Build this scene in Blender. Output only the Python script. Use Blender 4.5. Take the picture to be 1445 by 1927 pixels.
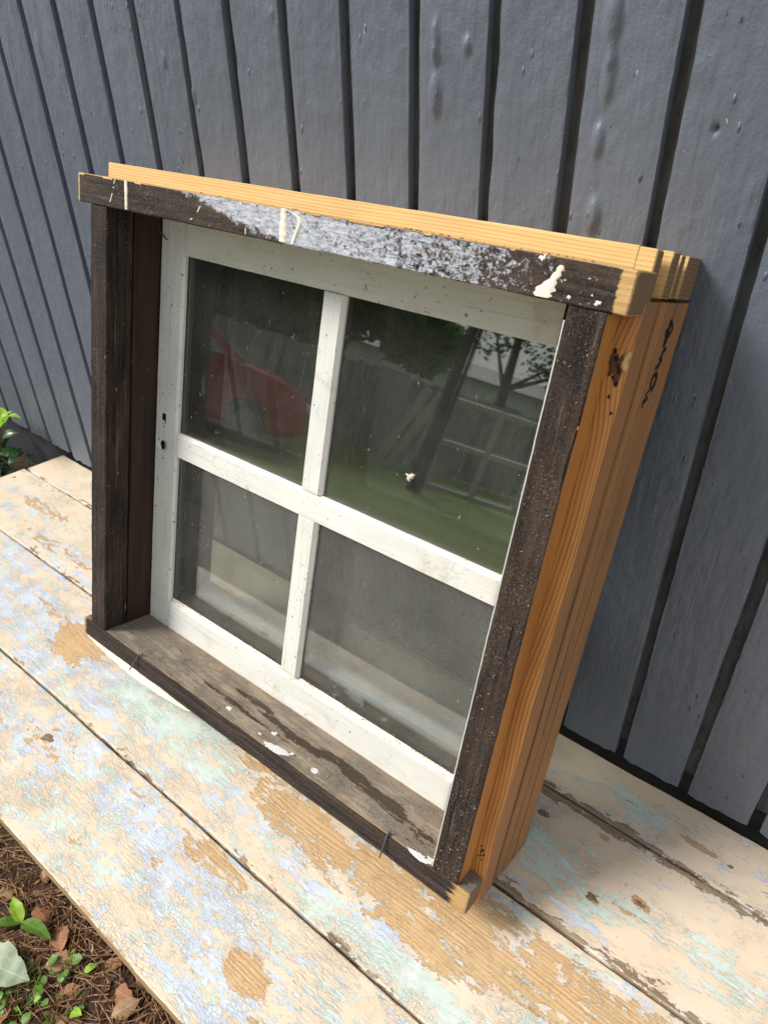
import bpy, bmesh, math, random
import numpy as np
from mathutils import Vector, Matrix, noise
R = random.Random(7)
rad = math.radians
for o in list(bpy.data.objects): bpy.data.objects.remove(o)
scene = bpy.context.scene
COL = scene.collection

# ------------------------------------------------------------------ camera
cam_d = bpy.data.cameras.new('camera'); cam = bpy.data.objects.new('camera', cam_d); COL.objects.link(cam)
cam.matrix_world = Matrix(((0.78455756, -0.34473844, 0.51538805, 0.71471), (0.61983993, 0.45798664, -0.63721793, -0.76307),
                           (-0.01636732, 0.81939224, 0.57299954, 0.97798), (0, 0, 0, 1)))
cam_d.sensor_fit = 'VERTICAL'; cam_d.sensor_height = 36; cam_d.lens = 36*1358.06/1927
cam_d.clip_start = 0.02; cam_d.clip_end = 500
cam_d.dof.use_dof = True; cam_d.dof.focus_distance = 1.0; cam_d.dof.aperture_fstop = 11
scene.camera = cam
# ------------------------------------------------------------------ sky and sun
SUN_EL, SUN_AZ = rad(45), rad(50)      # azimuth from straight out of the wall towards the left
sv = Vector((-math.sin(SUN_AZ)*math.cos(SUN_EL), -math.cos(SUN_AZ)*math.cos(SUN_EL), math.sin(SUN_EL)))
world = bpy.data.worlds.new('World'); scene.world = world; world.use_nodes = True
wn = world.node_tree; bg = wn.nodes['Background']
sky = wn.nodes.new('ShaderNodeTexSky'); sky.sky_type = 'NISHITA'; sky.sun_disc = False
sky.sun_elevation = SUN_EL; sky.sun_rotation = math.atan2(sv.x, sv.y); sky.dust_density = 3.0; sky.air_density = 1.0; sky.ozone_density = 1.0
# thin bright cloud spread over the whole sky
wtc = wn.nodes.new('ShaderNodeTexCoord'); wno = wn.nodes.new('ShaderNodeTexNoise'); wno.inputs['Scale'].default_value = 2.2; wno.inputs['Detail'].default_value = 6
wmr = wn.nodes.new('ShaderNodeMapRange'); wmr.inputs[1].default_value = .3; wmr.inputs[2].default_value = .65; wmr.inputs[3].default_value = .45; wmr.inputs[4].default_value = .9
wmx = wn.nodes.new('ShaderNodeMix'); wmx.data_type = 'RGBA'; wmx.inputs[7].default_value = (7.6, 7.7, 7.9, 1)
wn.links.new(wtc.outputs['Generated'], wno.inputs['Vector']); wn.links.new(wno.outputs['Fac'], wmr.inputs[0]); wn.links.new(wmr.outputs[0], wmx.inputs[0])
wn.links.new(sky.outputs[0], wmx.inputs[6]); wn.links.new(wmx.outputs[2], bg.inputs['Color']); bg.inputs['Strength'].default_value = 0.10
sun_d = bpy.data.lights.new('sun', 'SUN'); sun_d.energy = 3.7; sun_d.angle = rad(20); sun_d.color = (1, .97, .92)
sun = bpy.data.objects.new('sun', sun_d); COL.objects.link(sun); sun.rotation_euler = sv.to_track_quat('Z', 'Y').to_euler(); sun.location = (0, 0, 6)
vs = scene.view_settings; vs.view_transform = 'Standard'; vs.look = 'None'; vs.gamma = 1; vs.exposure = 0.28; vs.use_curve_mapping = False
scene.cycles.max_bounces = 10; scene.cycles.transparent_max_bounces = 16

# ------------------------------------------------------------------ material helpers
class Mat:
    def __init__(s, name):
        s.m = bpy.data.materials.new(name); s.m.use_nodes = True; s.t = s.m.node_tree
        s.b = s.t.nodes['Principled BSDF']; s.out = s.t.nodes['Material Output']
        s.co = s.t.nodes.new('ShaderNodeTexCoord').outputs['Object']
    def new(s, t): return s.t.nodes.new('ShaderNode'+t)
    def put(s, sock, v):
        if isinstance(v, bpy.types.NodeSocket): s.t.links.new(v, sock)
        elif isinstance(v, (tuple, list)) and len(v) == 3 and sock.type == 'RGBA': sock.default_value = (*v, 1)
        else: sock.default_value = v
    def map(s, sc=(1, 1, 1), loc=(0, 0, 0), rnd=False, src=None):
        n = s.new('Mapping'); s.put(n.inputs['Vector'], src or s.co); n.inputs['Scale'].default_value = sc; n.inputs['Location'].default_value = loc
        if rnd:
            oi = s.new('ObjectInfo'); mu = s.math('MULTIPLY', oi.outputs['Random'], 37.0)
            cb = s.new('CombineXYZ'); s.put(cb.inputs[0], mu); s.put(cb.inputs[1], mu); s.put(cb.inputs[2], mu)
            va = s.new('VectorMath'); va.operation = 'ADD'; s.put(va.inputs[0], n.outputs[0]); s.put(va.inputs[1], cb.outputs[0]); return va.outputs[0]
        return n.outputs[0]
    def noise(s, vec, scale=1, detail=4, rough=.5, dist=0):
        n = s.new('TexNoise'); s.put(n.inputs['Vector'], vec); n.inputs['Scale'].default_value = scale; n.inputs['Detail'].default_value = detail
        n.inputs['Roughness'].default_value = rough; n.inputs['Distortion'].default_value = dist; return n.outputs['Fac']
    def vor(s, vec, scale=1, feature='F1', out='Distance', rnd=1):
        n = s.new('TexVoronoi'); n.feature = feature; s.put(n.inputs['Vector'], vec); n.inputs['Scale'].default_value = scale; n.inputs['Randomness'].default_value = rnd
        return n.outputs[out]
    def math(s, op, a, b=0.0, c=None, clamp=False):
        n = s.new('Math'); n.operation = op; n.use_clamp = clamp; s.put(n.inputs[0], a); s.put(n.inputs[1], b)
        if c is not None: s.put(n.inputs[2], c)
        return n.outputs[0]
    def rng(s, v, a, b, c=0.0, d=1.0):
        n = s.new('MapRange'); s.put(n.inputs[0], v)
        for i, x in enumerate((a, b, c, d)): s.put(n.inputs[i+1], x)
        return n.outputs[0]
    def mix(s, f, a, b, mode='MIX'):
        n = s.new('Mix'); n.data_type = 'RGBA'; n.blend_type = mode; s.put(n.inputs[0], f); s.put(n.inputs[6], a); s.put(n.inputs[7], b); return n.outputs[2]
    def bump(s, h, dist=.001, strength=1.0, nrm=None):
        n = s.new('Bump'); s.put(n.inputs['Height'], h); n.inputs['Distance'].default_value = dist; n.inputs['Strength'].default_value = strength
        if nrm: s.put(n.inputs['Normal'], nrm)
        return n.outputs[0]
    def attr(s, name):
        n = s.new('Attribute'); n.attribute_name = name; return n
    def rgb(s, col):
        n = s.new('SeparateColor'); s.put(n.inputs[0], col); return n.outputs
    def xyz(s, v=None):
        n = s.new('SeparateXYZ'); s.put(n.inputs[0], v or s.co); return n.outputs
    def fin(s, col=None, rough=.6, nrm=None, spec=.5):
        if col is not None: s.put(s.b.inputs['Base Color'], col)
        s.put(s.b.inputs['Roughness'], rough); s.b.inputs['Specular IOR Level'].default_value = spec
        if nrm: s.put(s.b.inputs['Normal'], nrm)
        return s.m
def simple(name, col, rough=.6, metal=0, var=.25, scale=40):
    M = Mat(name); n = M.noise(M.map(rnd=True), scale, 4)
    c = M.mix(M.rng(n, .3, .7), tuple(x*(1-var) for x in col), tuple(min(1, x*(1+var)) for x in col))
    M.b.inputs['Metallic'].default_value = metal
    return M.fin(c, rough)
def gs(axis, along, across):      # grain scale: long along one axis
    return tuple(along if i == axis else across for i in range(3))

# old stained wood, almost black, roughened by weather
def mat_dark(name, axis, lo=(.006, .005, .0045), hi=(.066, .043, .030), chips=.715, streaks=False, rough=.85):
    M = Mat(name); g = M.noise(M.map(gs(axis, 9, 170), rnd=True), 1, 5, .65); f = M.noise(M.map((1, 1, 1), rnd=True), 420, 3, .8)
    b = M.noise(M.map(gs(axis, 10, 22), rnd=True), 1, 4)
    v = M.math('ADD', M.math('MULTIPLY', g, .5), M.math('ADD', M.math('MULTIPLY', f, .5), M.math('MULTIPLY', b, .35)))
    c = M.mix(M.rng(v, .56, .80), lo, hi)
    fib = M.noise(M.map((1, 1, 1), (3, 1, 2), rnd=True), 560, 2, .6)
    fl = M.noise(M.map((1, 1, 1), (6, 3, 2), rnd=True), 14, 4, .6); c = M.mix(M.math('MULTIPLY', M.rng(fib, .60, .70, 0, .85), M.rng(fl, .42, .60, .1, 1)), c, (.27, .20, .155)); lw = M.noise(M.map(gs(axis, 7, 150), (2, 8, 3), rnd=True), 1, 4, .7); c = M.mix(M.rng(lw, .60, .70, 0, .6), c, (.16, .125, .10)); ckk = M.noise(M.map(gs(axis, 6, 200), (4, 1, 9), rnd=True), 1, 2, .5); c = M.mix(M.rng(ckk, .33, .29, 0, .85), c, (.004, .003, .003))
    ch = M.noise(M.map(gs(axis, 40, 130), (5, 5, 5), rnd=True), 1, 3, .6)
    c = M.mix(M.rng(ch, chips, chips+.02), c, (.42, .25, .10))
    sp = M.noise(M.map((1, 1, 1), (9, 2, 4), rnd=True), 190, 2, .5)
    c = M.mix(M.rng(sp, .745, .77, 0, .8), c, (.38, .35, .31))
    if streaks:
        st = M.noise(M.map(gs(axis, 34, 230), (1, 7, 5), rnd=True), 1, 3, .6)
        c = M.mix(M.rng(st, .66, .72, 0, .7), c, (.30, .29, .26))
    h = M.math('ADD', g, M.math('MULTIPLY', f, .8)); h = M.math('SUBTRACT', h, M.rng(ckk, .33, .29, 0, .8))
    return M, c, h, rough
def fin_dark(t): M, c, h, r = t; return M.fin(c, r, M.bump(h, .0022, .9), .3)

# pine with growth rings driven by a per-vertex ring field
def mat_pine(name, axis, base, line, dirt=(.18, .1, .05), freq=1.0, dirt_amt=.0, rough=.6, grey=0.0):
    M = Mat(name); a = M.attr('ring').outputs['Fac']
    w = M.noise(M.map(gs(axis, 5, 30)), 1, 3)
    ph = M.math('ADD', M.math('MULTIPLY', a, freq), M.math('MULTIPLY', w, 5.0))
    r = M.math('SINE', ph); r = M.math('POWER', M.rng(r, -1, 1), 2.2)
    g = M.noise(M.map(gs(axis, 12, 420)), 1, 4, .6)
    c = M.mix(M.math('MULTIPLY', r, M.rng(g, .25, .75, .35, .95)), base, line)
    c = M.mix(M.rng(g, .3, .75, 0, .35), c, tuple(x*.62 for x in base))
    bl = M.noise(M.map(gs(axis, 4, 16), (3, 3, 3)), 1, 4)
    c = M.mix(M.rng(bl, .45, .75, 0, .55), c, tuple(x*.66 for x in line))
    if grey: c = M.mix(M.rng(bl, .35, .7, grey*.4, grey), c, (.30, .22, .145))
    d = M.noise(M.map(), 230, 3, .7)
    c = M.mix(M.rng(d, .70, .74, 0, .8), c, dirt)
    if dirt_amt:
        d2 = M.noise(M.map(gs(axis, 25, 70), (8, 1, 2)), 1, 5, .7)
        c = M.mix(M.rng(d2, .62-dirt_amt, .70-dirt_amt, 0, .85), c, dirt)
    n = M.bump(M.math('ADD', g, M.math('MULTIPLY', r, .4)), .0005, .7)
    return M.fin(c, rough, n, .35)

def mat_white(name, axis, base=(.72, .715, .66), dust=0.0):
    M = Mat(name); g = M.noise(M.map(gs(axis, 6, 240), rnd=True), 1, 5, .6)
    b = M.noise(M.map(gs(axis, 8, 14), rnd=True), 1, 4)
    c = M.mix(M.rng(b, .3, .7), base, tuple(x*.86 for x in base))
    c = M.mix(M.rng(g, .52, .72, 0, .4), c, (.40, .37, .29)); st_ = M.noise(M.map((1, 1, 1), (9, 1, 4), rnd=True), 17, 5, .7); c = M.mix(M.rng(st_, .58, .75, 0, .55), c, (.42, .33, .20))
    s1 = M.noise(M.map(rnd=True), 150, 2, .5); c = M.mix(M.rng(s1, .69, .72, 0, .85), c, (.17, .11, .06))
    s2 = M.noise(M.map((1, 1, 1), (4, 4, 4), rnd=True), 46, 3, .6); c = M.mix(M.rng(s2, .70, .78, 0, .75), c, (.40, .25, .11))
    cr = M.vor(M.map(gs(axis, 40, 110), rnd=True), 1, 'DISTANCE_TO_EDGE'); cm = M.noise(M.map(rnd=True), 22, 3)
    ck = M.math('MULTIPLY', M.rng(cr, .012, .0), M.rng(cm, .56, .64)); c = M.mix(M.math('MULTIPLY', ck, .45), c, (.16, .12, .08))
    if dust:
        gn = M.new('NewGeometry'); vt = M.new('VectorTransform'); vt.vector_type = 'NORMAL'; vt.convert_from = 'WORLD'; vt.convert_to = 'OBJECT'
        M.put(vt.inputs[0], gn.outputs['Normal']); up = M.xyz(vt.outputs[0])[2]
        dn = M.noise(M.map((90, 260, 260)), 1, 5, .75)
        m = M.math('MULTIPLY', M.rng(up, .35, .7), M.rng(dn, .44, .70)); c = M.mix(M.math('MULTIPLY', m, dust), c, (.40, .27, .15))
        fs = M.noise(M.map(), 420, 3, .7); c = M.mix(M.math('MULTIPLY', M.math('MULTIPLY', m, dust), M.rng(fs, .56, .66)), c, (.16, .10, .06))
    n = M.bump(M.math('ADD', g, M.math('MULTIPLY', ck, -1.5)), .0006, .6)
    return M.fin(c, .5, n, .4)

def mat_wall():
    M = Mat('grey_wall_paint'); g = M.noise(M.map((210, 210, 5), rnd=True), 1, 5, .6); p = M.noise(M.map((48, 48, 30), rnd=True), 1, 4, .55)
    fine = M.noise(M.map((1, 1, 1), rnd=True), 330, 2)
    l = M.noise(M.map((9, 9, 3), rnd=True), 1, 3)
    c = M.mix(M.rng(l, .3, .7), (.104, .121, .155), (.126, .145, .180))
    oi = M.new('ObjectInfo'); c = M.mix(M.math('MULTIPLY', oi.outputs['Random'], .22), c, (.085, .093, .108)); c = M.mix(M.rng(g, .55, .8, 0, .35), c, (.07, .072, .08))
    ch = M.noise(M.map((120, 120, 60), (3, 3, 3), rnd=True), 1, 2, .5); c = M.mix(M.rng(ch, .775, .785, 0, .8), c, (.38, .37, .35))
    dk = M.noise(M.map((130, 130, 55), (7, 3, 3), rnd=True), 1, 2, .5); c = M.mix(M.rng(dk, .76, .78, 0, .8), c, (.03, .03, .032))
    z = M.xyz()[2]
    dz = M.math('MULTIPLY', M.rng(z, .26, .03), M.rng(M.noise(M.map((50, 50, 14)), 1, 4, .7), .52, .72, 0, .55)); c = M.mix(dz, c, (.16, .125, .08))
    dr = M.vor(M.map((70, 70, 32), rnd=True), 1); drn = M.noise(M.map(rnd=True), 12, 2)
    drop = M.math('MULTIPLY', M.rng(dr, .16, .05), M.rng(drn, .52, .6))
    h = M.math('ADD', M.math('MULTIPLY', g, .30), M.math('ADD', M.math('MULTIPLY', p, .9), M.math('ADD', M.math('MULTIPLY', fine, .12), M.math('MULTIPLY', drop, .7))))
    return M.fin(c, M.rng(p, .3, .7, .34, .5), M.bump(h, .0034, .9), .5)

def mat_bench():
    M = Mat('peeling_paint'); A = M.attr('M'); r, g, b = M.rgb(A.outputs['Color'])[:3]; grey = A.outputs['Alpha']
    ring = M.attr('ring').outputs['Fac']; crk = M.attr('crack').outputs['Fac']
    cg = M.map((.36, 1, 1))
    n1 = M.noise(cg, 42, 9, .72); n2 = M.noise(M.map((.3, 1, 1), (2, 5, 1)), 130, 6, .68)
    cell = M.rgb(M.vor(M.map((.6, 1, 1)), 150, 'F1', 'Color'))[0]
    cell2 = M.rgb(M.vor(M.map((.35, 1, 1), (4, 2, 0)), 330, 'F1', 'Color'))[1]
    v = M.math('ADD', M.math('ADD', M.math('MULTIPLY', n1, .62), M.math('MULTIPLY', n2, .38)),
               M.math('ADD', M.math('MULTIPLY', cell, .04), M.math('MULTIPLY', cell2, .05)))      # about .3 to .75
    # wood
    wv = M.noise(M.map((6, 14, 1)), 1, 3)
    ph = M.math('ADD', ring, M.math('MULTIPLY', wv, 6.0)); rj = M.noise(M.map((2.5, 75, 1), (3, 3, 3)), 1, 2); rs = M.math('MULTIPLY', M.math('POWER', M.rng(M.math('SINE', M.math('ADD', ph, M.math('MULTIPLY', rj, 9.0))), -1, 1), 2.6), M.rng(M.noise(M.map((5, 30, 1), (6, 6, 6)), 1, 3), .35, .65, .25, 1.0))
    gr = M.noise(M.map((9, 430, 60)), 1, 4, .65)
    wood = M.mix(rs, (.66, .455, .235), (.47, .26, .095))
    wood = M.mix(M.rng(gr, .4, .75, 0, .5), wood, (.36, .21, .095))
    greyw = M.mix(M.rng(gr, .36, .62), (.40, .30, .195), (.15, .10, .06))
    wood = M.mix(M.rng(grey, .15, .7), wood, greyw)
    wl = M.noise(M.map((30, 260, 1), (1, 1, 1)), 1, 4, .7)       # paint left in the grain
    wood = M.mix(M.rng(wl, .63, .69, 0, .75), wood, (.66, .66, .62))
    # paint coats
    n3 = M.noise(M.map((.5, 1, 1), (7, 7, 7)), 30, 5, .6)
    mint = M.mix(M.rng(n2, .35, .65), (.63, .69, .62), (.50, .63, .56))
    blue = M.mix(M.rng(n2, .35, .65), (.62, .67, .73), (.48, .56, .68))
    white = (.70, .69, .68)
    low = M.mix(M.rng(M.math('ADD', n3, M.math('SUBTRACT', M.math('MULTIPLY', b, .13), M.math('MULTIPLY', g, .24))), .44, .52), mint, blue)
    low = M.mix(M.rng(M.noise(M.map((.5, 1, 1), (1, 8, 7)), 60, 5, .6), .56, .62, 0, .8), low, white)
    n5 = M.noise(M.map((1.6, 5, 1)), 5, 3)
    peach = M.mix(M.rng(n5, .3, .7), (.68, .545, .39), (.76, .63, .48))
    # upper coat present where v is below its limit
    bias = M.math('ADD', M.math('MULTIPLY', g, .095), M.math('MULTIPLY', b, .085))
    tp = M.math('ADD', v, bias)
    pm = M.rng(tp, .578, .570)
    col = M.mix(pm, low, peach)
    # bare patches use another field
    q1 = M.noise(M.map((.5, 1, 1), (11, 3, 2)), 26, 9, .75); q2 = M.noise(M.map((.35, 1, 1), (2, 9, 2)), 120, 4, .6)
    q = M.math('ADD', M.math('ADD', M.math('MULTIPLY', q1, .6), M.math('MULTIPLY', q2, .4)), M.math('ADD', M.math('MULTIPLY', r, .30), M.math('ADD', M.math('MULTIPLY', cell, .04), M.math('MULTIPLY', cell2, .03))))
    bm = M.rng(q, .676, .683); rim = M.rng(q, .648, .664)
    rimn = M.noise(M.map((1, 1, 1), (1, 1, 1)), 20, 2)
    col = M.mix(M.math('MULTIPLY', rim, M.rng(rimn, .45, .55, 0, .8)), col, white)
    # cracks and scratches in the paint
    vv = M.new('VectorMath'); vv.operation = 'ADD'; wob = M.new('TexNoise'); wob.inputs['Scale'].default_value = 60; wob.inputs['Detail'].default_value = 3
    M.put(wob.inputs['Vector'], M.co); sc = M.new('VectorMath'); sc.operation = 'SCALE'; M.put(sc.inputs[0], wob.outputs['Color']); sc.inputs['Scale'].default_value = .012
    M.put(vv.inputs[0], M.co); M.put(vv.inputs[1], sc.outputs[0])
    c1 = M.vor(M.map((150, 330, 1), src=vv.outputs[0]), 1, 'DISTANCE_TO_EDGE'); c2 = M.vor(M.map((26, 270, 1), (3, 3, 3), src=vv.outputs[0]), 1, 'DISTANCE_TO_EDGE')
    cn = M.noise(M.map((1, 1, 1), (5, 1, 1)), 16, 4, .6)
    k1 = M.math('MULTIPLY', M.rng(c1, .10, .02), M.rng(M.math('ADD', cn, M.math('MULTIPLY', crk, .05)), .50, .62))
    k2 = M.math('MULTIPLY', M.rng(c2, .06, .01), M.rng(M.math('ADD', M.noise(M.map((1, 1, 1), (2, 2, 8)), 13, 4, .6), M.math('MULTIPLY', crk, .05)), .50, .60))
    k = M.math('MAXIMUM', k1, k2); col = M.mix(M.math('MULTIPLY', k, .42), col, (.33, .31, .25))
    col = M.mix(bm, col, wood)
    # edge of each coat: flake shadow painted in as a thin dark line
    e = M.math('MULTIPLY', M.rng(M.math('ABSOLUTE', M.math('SUBTRACT', tp, .575)), .007, .0), M.math('SUBTRACT', 1.0, bm))
    en = M.noise(M.map(), 70, 3); col = M.mix(M.math('MULTIPLY', e, M.rng(en, .42, .6, 0, .5)), col, (.36, .33, .27))
    e2 = M.rng(M.math('ABSOLUTE', M.math('SUBTRACT', q, .679)), .005, .0); col = M.mix(M.math('MULTIPLY', e2, .55), col, (.26, .20, .13))
    sp = M.noise(M.map((1, 1, 1), (4, 4, 1)), 140, 3, .6); col = M.mix(M.rng(sp, .715, .745, 0, .85), col, (.16, .125, .07))
    du = M.noise(M.map(), 5, 4); col = M.mix(M.rng(du, .35, .7, 0, .16), col, (.45, .40, .33))
    h = M.math('ADD', M.math('MULTIPLY', pm, .5), M.math('SUBTRACT', M.math('MULTIPLY', M.math('SUBTRACT', 1.0, bm), 1.1), M.math('MULTIPLY', k, .8)))
    h = M.math('ADD', h, M.math('ADD', M.math('MULTIPLY', gr, .25), M.math('MULTIPLY', n2, .2)))
    return M.fin(col, .62, M.bump(h, .0007, .8), .35)

def mat_glass(name, dust=.06, seed=0.0, tint=(.80, .82, .80, 1)):
    M = Mat(name); t = M.t
    gn = M.new('NewGeometry'); dp = M.new('VectorMath'); dp.operation = 'DOT_PRODUCT'; M.put(dp.inputs[0], gn.outputs['Incoming']); M.put(dp.inputs[1], gn.outputs['Normal'])
    c = M.math('ABSOLUTE', dp.outputs['Value']); f = M.math('ADD', M.math('MULTIPLY', M.math('POWER', M.math('SUBTRACT', 1.0, c), 5.0), .86), .14)
    tr = M.new('BsdfTransparent'); tr.inputs[0].default_value = tint; gl = M.new('BsdfGlossy'); gl.inputs['Roughness'].default_value = .012; gl.inputs['Color'].default_value = (1, 1, 1, 1)
    mx = M.new('MixShader'); M.put(mx.inputs[0], f); M.put(mx.inputs[1], tr.outputs[0]); M.put(mx.inputs[2], gl.outputs[0])
    df = M.new('BsdfDiffuse'); df.inputs[0].default_value = (.5, .49, .44, 1)
    n = M.noise(M.map((1, 1, 1), (seed, seed, seed)), 9, 5, .65); fine = M.noise(M.map((1, 1, 1), (seed, 3, seed)), 420, 3, .8)
    sp = M.noise(M.map((1, 1, .55), (seed, 5, 1)), 170, 2, .5)
    run = M.noise(M.map((90, 1, 9), (seed, 8, 2)), 1, 3, .6)
    d = M.math('MULTIPLY', M.rng(n, .3, .7, dust*.35, dust*1.2), M.rng(fine, .36, .66, .2, 2.2))
    low = M.rng(M.xyz()[2], .30, .38, 1.9, .7); d = M.math('MULTIPLY', d, low); d = M.math('MAXIMUM', d, M.rng(sp, .745, .785, 0, .55)); d = M.math('MAXIMUM', d, M.rng(run, .66, .80, 0, .22))
    mx2 = M.new('MixShader'); M.put(mx2.inputs[0], d); M.put(mx2.inputs[1], mx.outputs[0]); M.put(mx2.inputs[2], df.outputs[0])
    t.links.new(mx2.outputs[0], M.out.inputs['Surface']); return M.m

# ------------------------------------------------------------------ mesh helpers
def link(name, me, mat, parent=None, smooth=True):
    if mat is not None and not me.materials: me.materials.append(mat)
    if smooth:
        me.polygons.foreach_set('use_smooth', [True]*len(me.polygons))
    o = bpy.data.objects.new(name, me); COL.objects.link(o)
    if parent: o.parent = parent
    return o
def make(name, verts, faces, mat, parent=None, smooth=False, sharp=None):
    me = bpy.data.meshes.new(name); me.from_pydata([tuple(v) for v in verts], [], faces); me.update()
    bm = bmesh.new(); bm.from_mesh(me); bmesh.ops.recalc_face_normals(bm, faces=bm.faces); bm.to_mesh(me); bm.free()
    if smooth:
        me.polygons.foreach_set('use_smooth', [True]*len(me.polygons))
        me.set_sharp_from_angle(angle=rad(sharp or 40))
    return link(name, me, mat, parent, False)
def tag(o, label=None, cat=None, group=None, kind=None):
    for k, v in (('label', label), ('category', cat), ('group', group), ('kind', kind)):
        if v: o[k] = v
    return o
def empty(name, parent=None):
    o = bpy.data.objects.new(name, None); COL.objects.link(o); o.empty_display_size = .05
    if parent: o.parent = parent
    return o
def lin(a, b, n): return [a+(b-a)*i/n for i in range(n+1)]
def rrect(a0, a1, b0, b1, r=.0015, na=1, nb=1):
    p = []
    def seg(x0, y0, x1, y1, n):
        for i in range(n+1): p.append((x0+(x1-x0)*i/n, y0+(y1-y0)*i/n))
    seg(a0+r, b0, a1-r, b0, na); seg(a1, b0+r, a1, b1-r, nb); seg(a1-r, b1, a0+r, b1, na); seg(a0, b1-r, a0, b0+r, nb)
    return p
def vmap(axis, t, a, b):
    return (t, a, b) if axis == 'x' else (a, t, b) if axis == 'y' else (a, b, t)
def prism(name, prof, t0, t1, n, axis, mat, parent=None, amp=0.0, fr=30, er=.0015, seed=0, field=None, smooth=True, edge=None):
    """profile (a,b) swept along an axis; amp roughens it; field(x,y,z) -> dict of vertex attributes; edge(t,a,b)->(da,db) extra displacement"""
    ca = sum(p[0] for p in prof)/len(prof); cb = sum(p[1] for p in prof)/len(prof)
    wa = max(p[0] for p in prof)-min(p[0] for p in prof); wb = max(p[1] for p in prof)-min(p[1] for p in prof)
    sa, sb = max(.1, 1-2*er/max(wa, 1e-6)), max(.1, 1-2*er/max(wb, 1e-6))
    ts = [(t0, 1)]+[(t, 0) for t in lin(t0+er, t1-er, n)]+[(t1, 1)]
    V = []
    for t, sh in ts:
        for a, b in prof:
            if sh: a, b = ca+(a-ca)*sa, cb+(b-cb)*sb
            if edge: da, db = edge(t, a, b); a += da; b += db
            x, y, z = vmap(axis, t, a, b)
            if amp:
                s = Vector((x*fr, y*fr, z*fr+seed)); d = noise.noise_vector(s)*amp + noise.noise_vector(s*3.7)*amp*.45
                x += d.x; y += d.y; z += d.z
            V.append((x, y, z))
    m = len(prof); F = []
    for i in range(len(ts)-1):
        for j in range(m):
            k = (j+1) % m; F.append((i*m+j, i*m+k, (i+1)*m+k, (i+1)*m+j))
    F.append(tuple(range(m))); F.append(tuple((len(ts)-1)*m+j for j in range(m)))
    o = make(name, V, F, mat, parent, smooth, 35)
    if field: add_fields(o.data, field)
    return o
def add_fields(me, field):
    n = len(me.vertices); co = np.empty(n*3); me.vertices.foreach_get('co', co); co = co.reshape(-1, 3)
    for k, v in field(co[:, 0], co[:, 1], co[:, 2]).items():
        if v.ndim == 2:
            a = me.attributes.new(k, 'FLOAT_COLOR', 'POINT'); a.data.foreach_set('color', v.astype(np.float32).ravel())
        else:
            a = me.attributes.new(k, 'FLOAT', 'POINT'); a.data.foreach_set('value', v.astype(np.float32))
def box(name, x0, x1, y0, y1, z0, z1, mat, parent=None, r=.0015, amp=0, n=None, fr=30, seed=0, field=None):
    d = (x1-x0, y1-y0, z1-z0); ax = d.index(max(d)); n = n or 1
    if ax == 0: return prism(name, rrect(y0, y1, z0, z1, r), x0, x1, n, 'x', mat, parent, amp, fr, r, seed, field)
    if ax == 1: return prism(name, rrect(x0, x1, z0, z1, r), y0, y1, n, 'y', mat, parent, amp, fr, r, seed, field)
    return prism(name, rrect(x0, x1, y0, y1, r), z0, z1, n, 'z', mat, parent, amp, fr, r, seed, field)
def tube_data(pts, rads, seg=6):
    V, F = [], []; pts = [Vector(p) for p in pts]
    for i, p in enumerate(pts):
        d = (pts[min(i+1, len(pts)-1)]-pts[max(i-1, 0)]).normalized(); u = d.orthogonal().normalized(); w = d.cross(u)
        for k in range(seg):
            a = 2*math.pi*k/seg; V.append(tuple(p+(u*math.cos(a)+w*math.sin(a))*rads[i]))
    for i in range(len(pts)-1):
        for k in range(seg): F.append((i*seg+k, i*seg+(k+1) % seg, (i+1)*seg+(k+1) % seg, (i+1)*seg+k))
    F.append(tuple(range(seg))); F.append(tuple((len(pts)-1)*seg+k for k in range(seg)))
    return V, F
def tube(name, pts, rads, mat, parent=None, seg=8):
    if not isinstance(rads, (list, tuple)): rads = [rads]*len(pts)
    V, F = tube_data(pts, rads, seg); return make(name, V, F, mat, parent, True, 50)
def ring_field(axis, across, pitch, waves, knots=(), extra=0):
    """phase of growth rings: across coordinate / pitch bent by slow waves and knots (t, c, rt, rc, amount)"""
    def f(x, y, z):
        t = (x, y, z)[axis]; c = (x, y, z)[across]
        ph = c/pitch*2*math.pi
        for a, w, s in waves: ph = ph+a*np.sin(t*w+s)
        for (kt, kc, rt, rc, am) in knots: ph = ph+am*np.exp(-((t-kt)/rt)**2-((c-kc)/rc)**2)
        return {'ring': ph}
    return f

# ================================================================== GROUND
soil = Mat('garden_soil')
def _soil():
    M = soil; n = M.noise(M.co, 30, 8, .7); n2 = M.noise(M.map((1, 1, 1), (3, 3, 3)), 170, 4, .7)
    c = M.mix(M.rng(n, .3, .7), (.035, .022, .015), (.105, .065, .045)); c = M.mix(M.rng(n2, .58, .68), c, (.16, .10, .07))
    x, y, z = M.xyz()[:3]
    gn = M.noise(M.co, 1.1, 5, .6); far = M.rng(M.math('ADD', y, M.math('MULTIPLY', gn, 1.6)), -3.9, -4.5); pth = M.rng(M.math('ADD', y, M.math('MULTIPLY', gn, .8)), -.75, -1.1); pn = M.noise(M.co, 240, 3, .8); gravel = M.mix(M.rng(pn, .35, .65), (.10, .09, .078), (.24, .225, .20))
    g2 = M.noise(M.co, 60, 5, .7); grass = M.mix(M.rng(g2, .35, .65), (.12, .18, .055), (.24, .30, .11))
    grass = M.mix(M.rng(M.noise(M.co, 3.5, 4), .5, .75, 0, .6), grass, (.14, .17, .045))
    c = M.mix(pth, c, gravel); c = M.mix(far, c, grass)
    return M.fin(c, .95, M.bump(M.math('ADD', n, M.math('MULTIPLY', n2, .5)), .012, .9), .2)
_soil()
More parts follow.
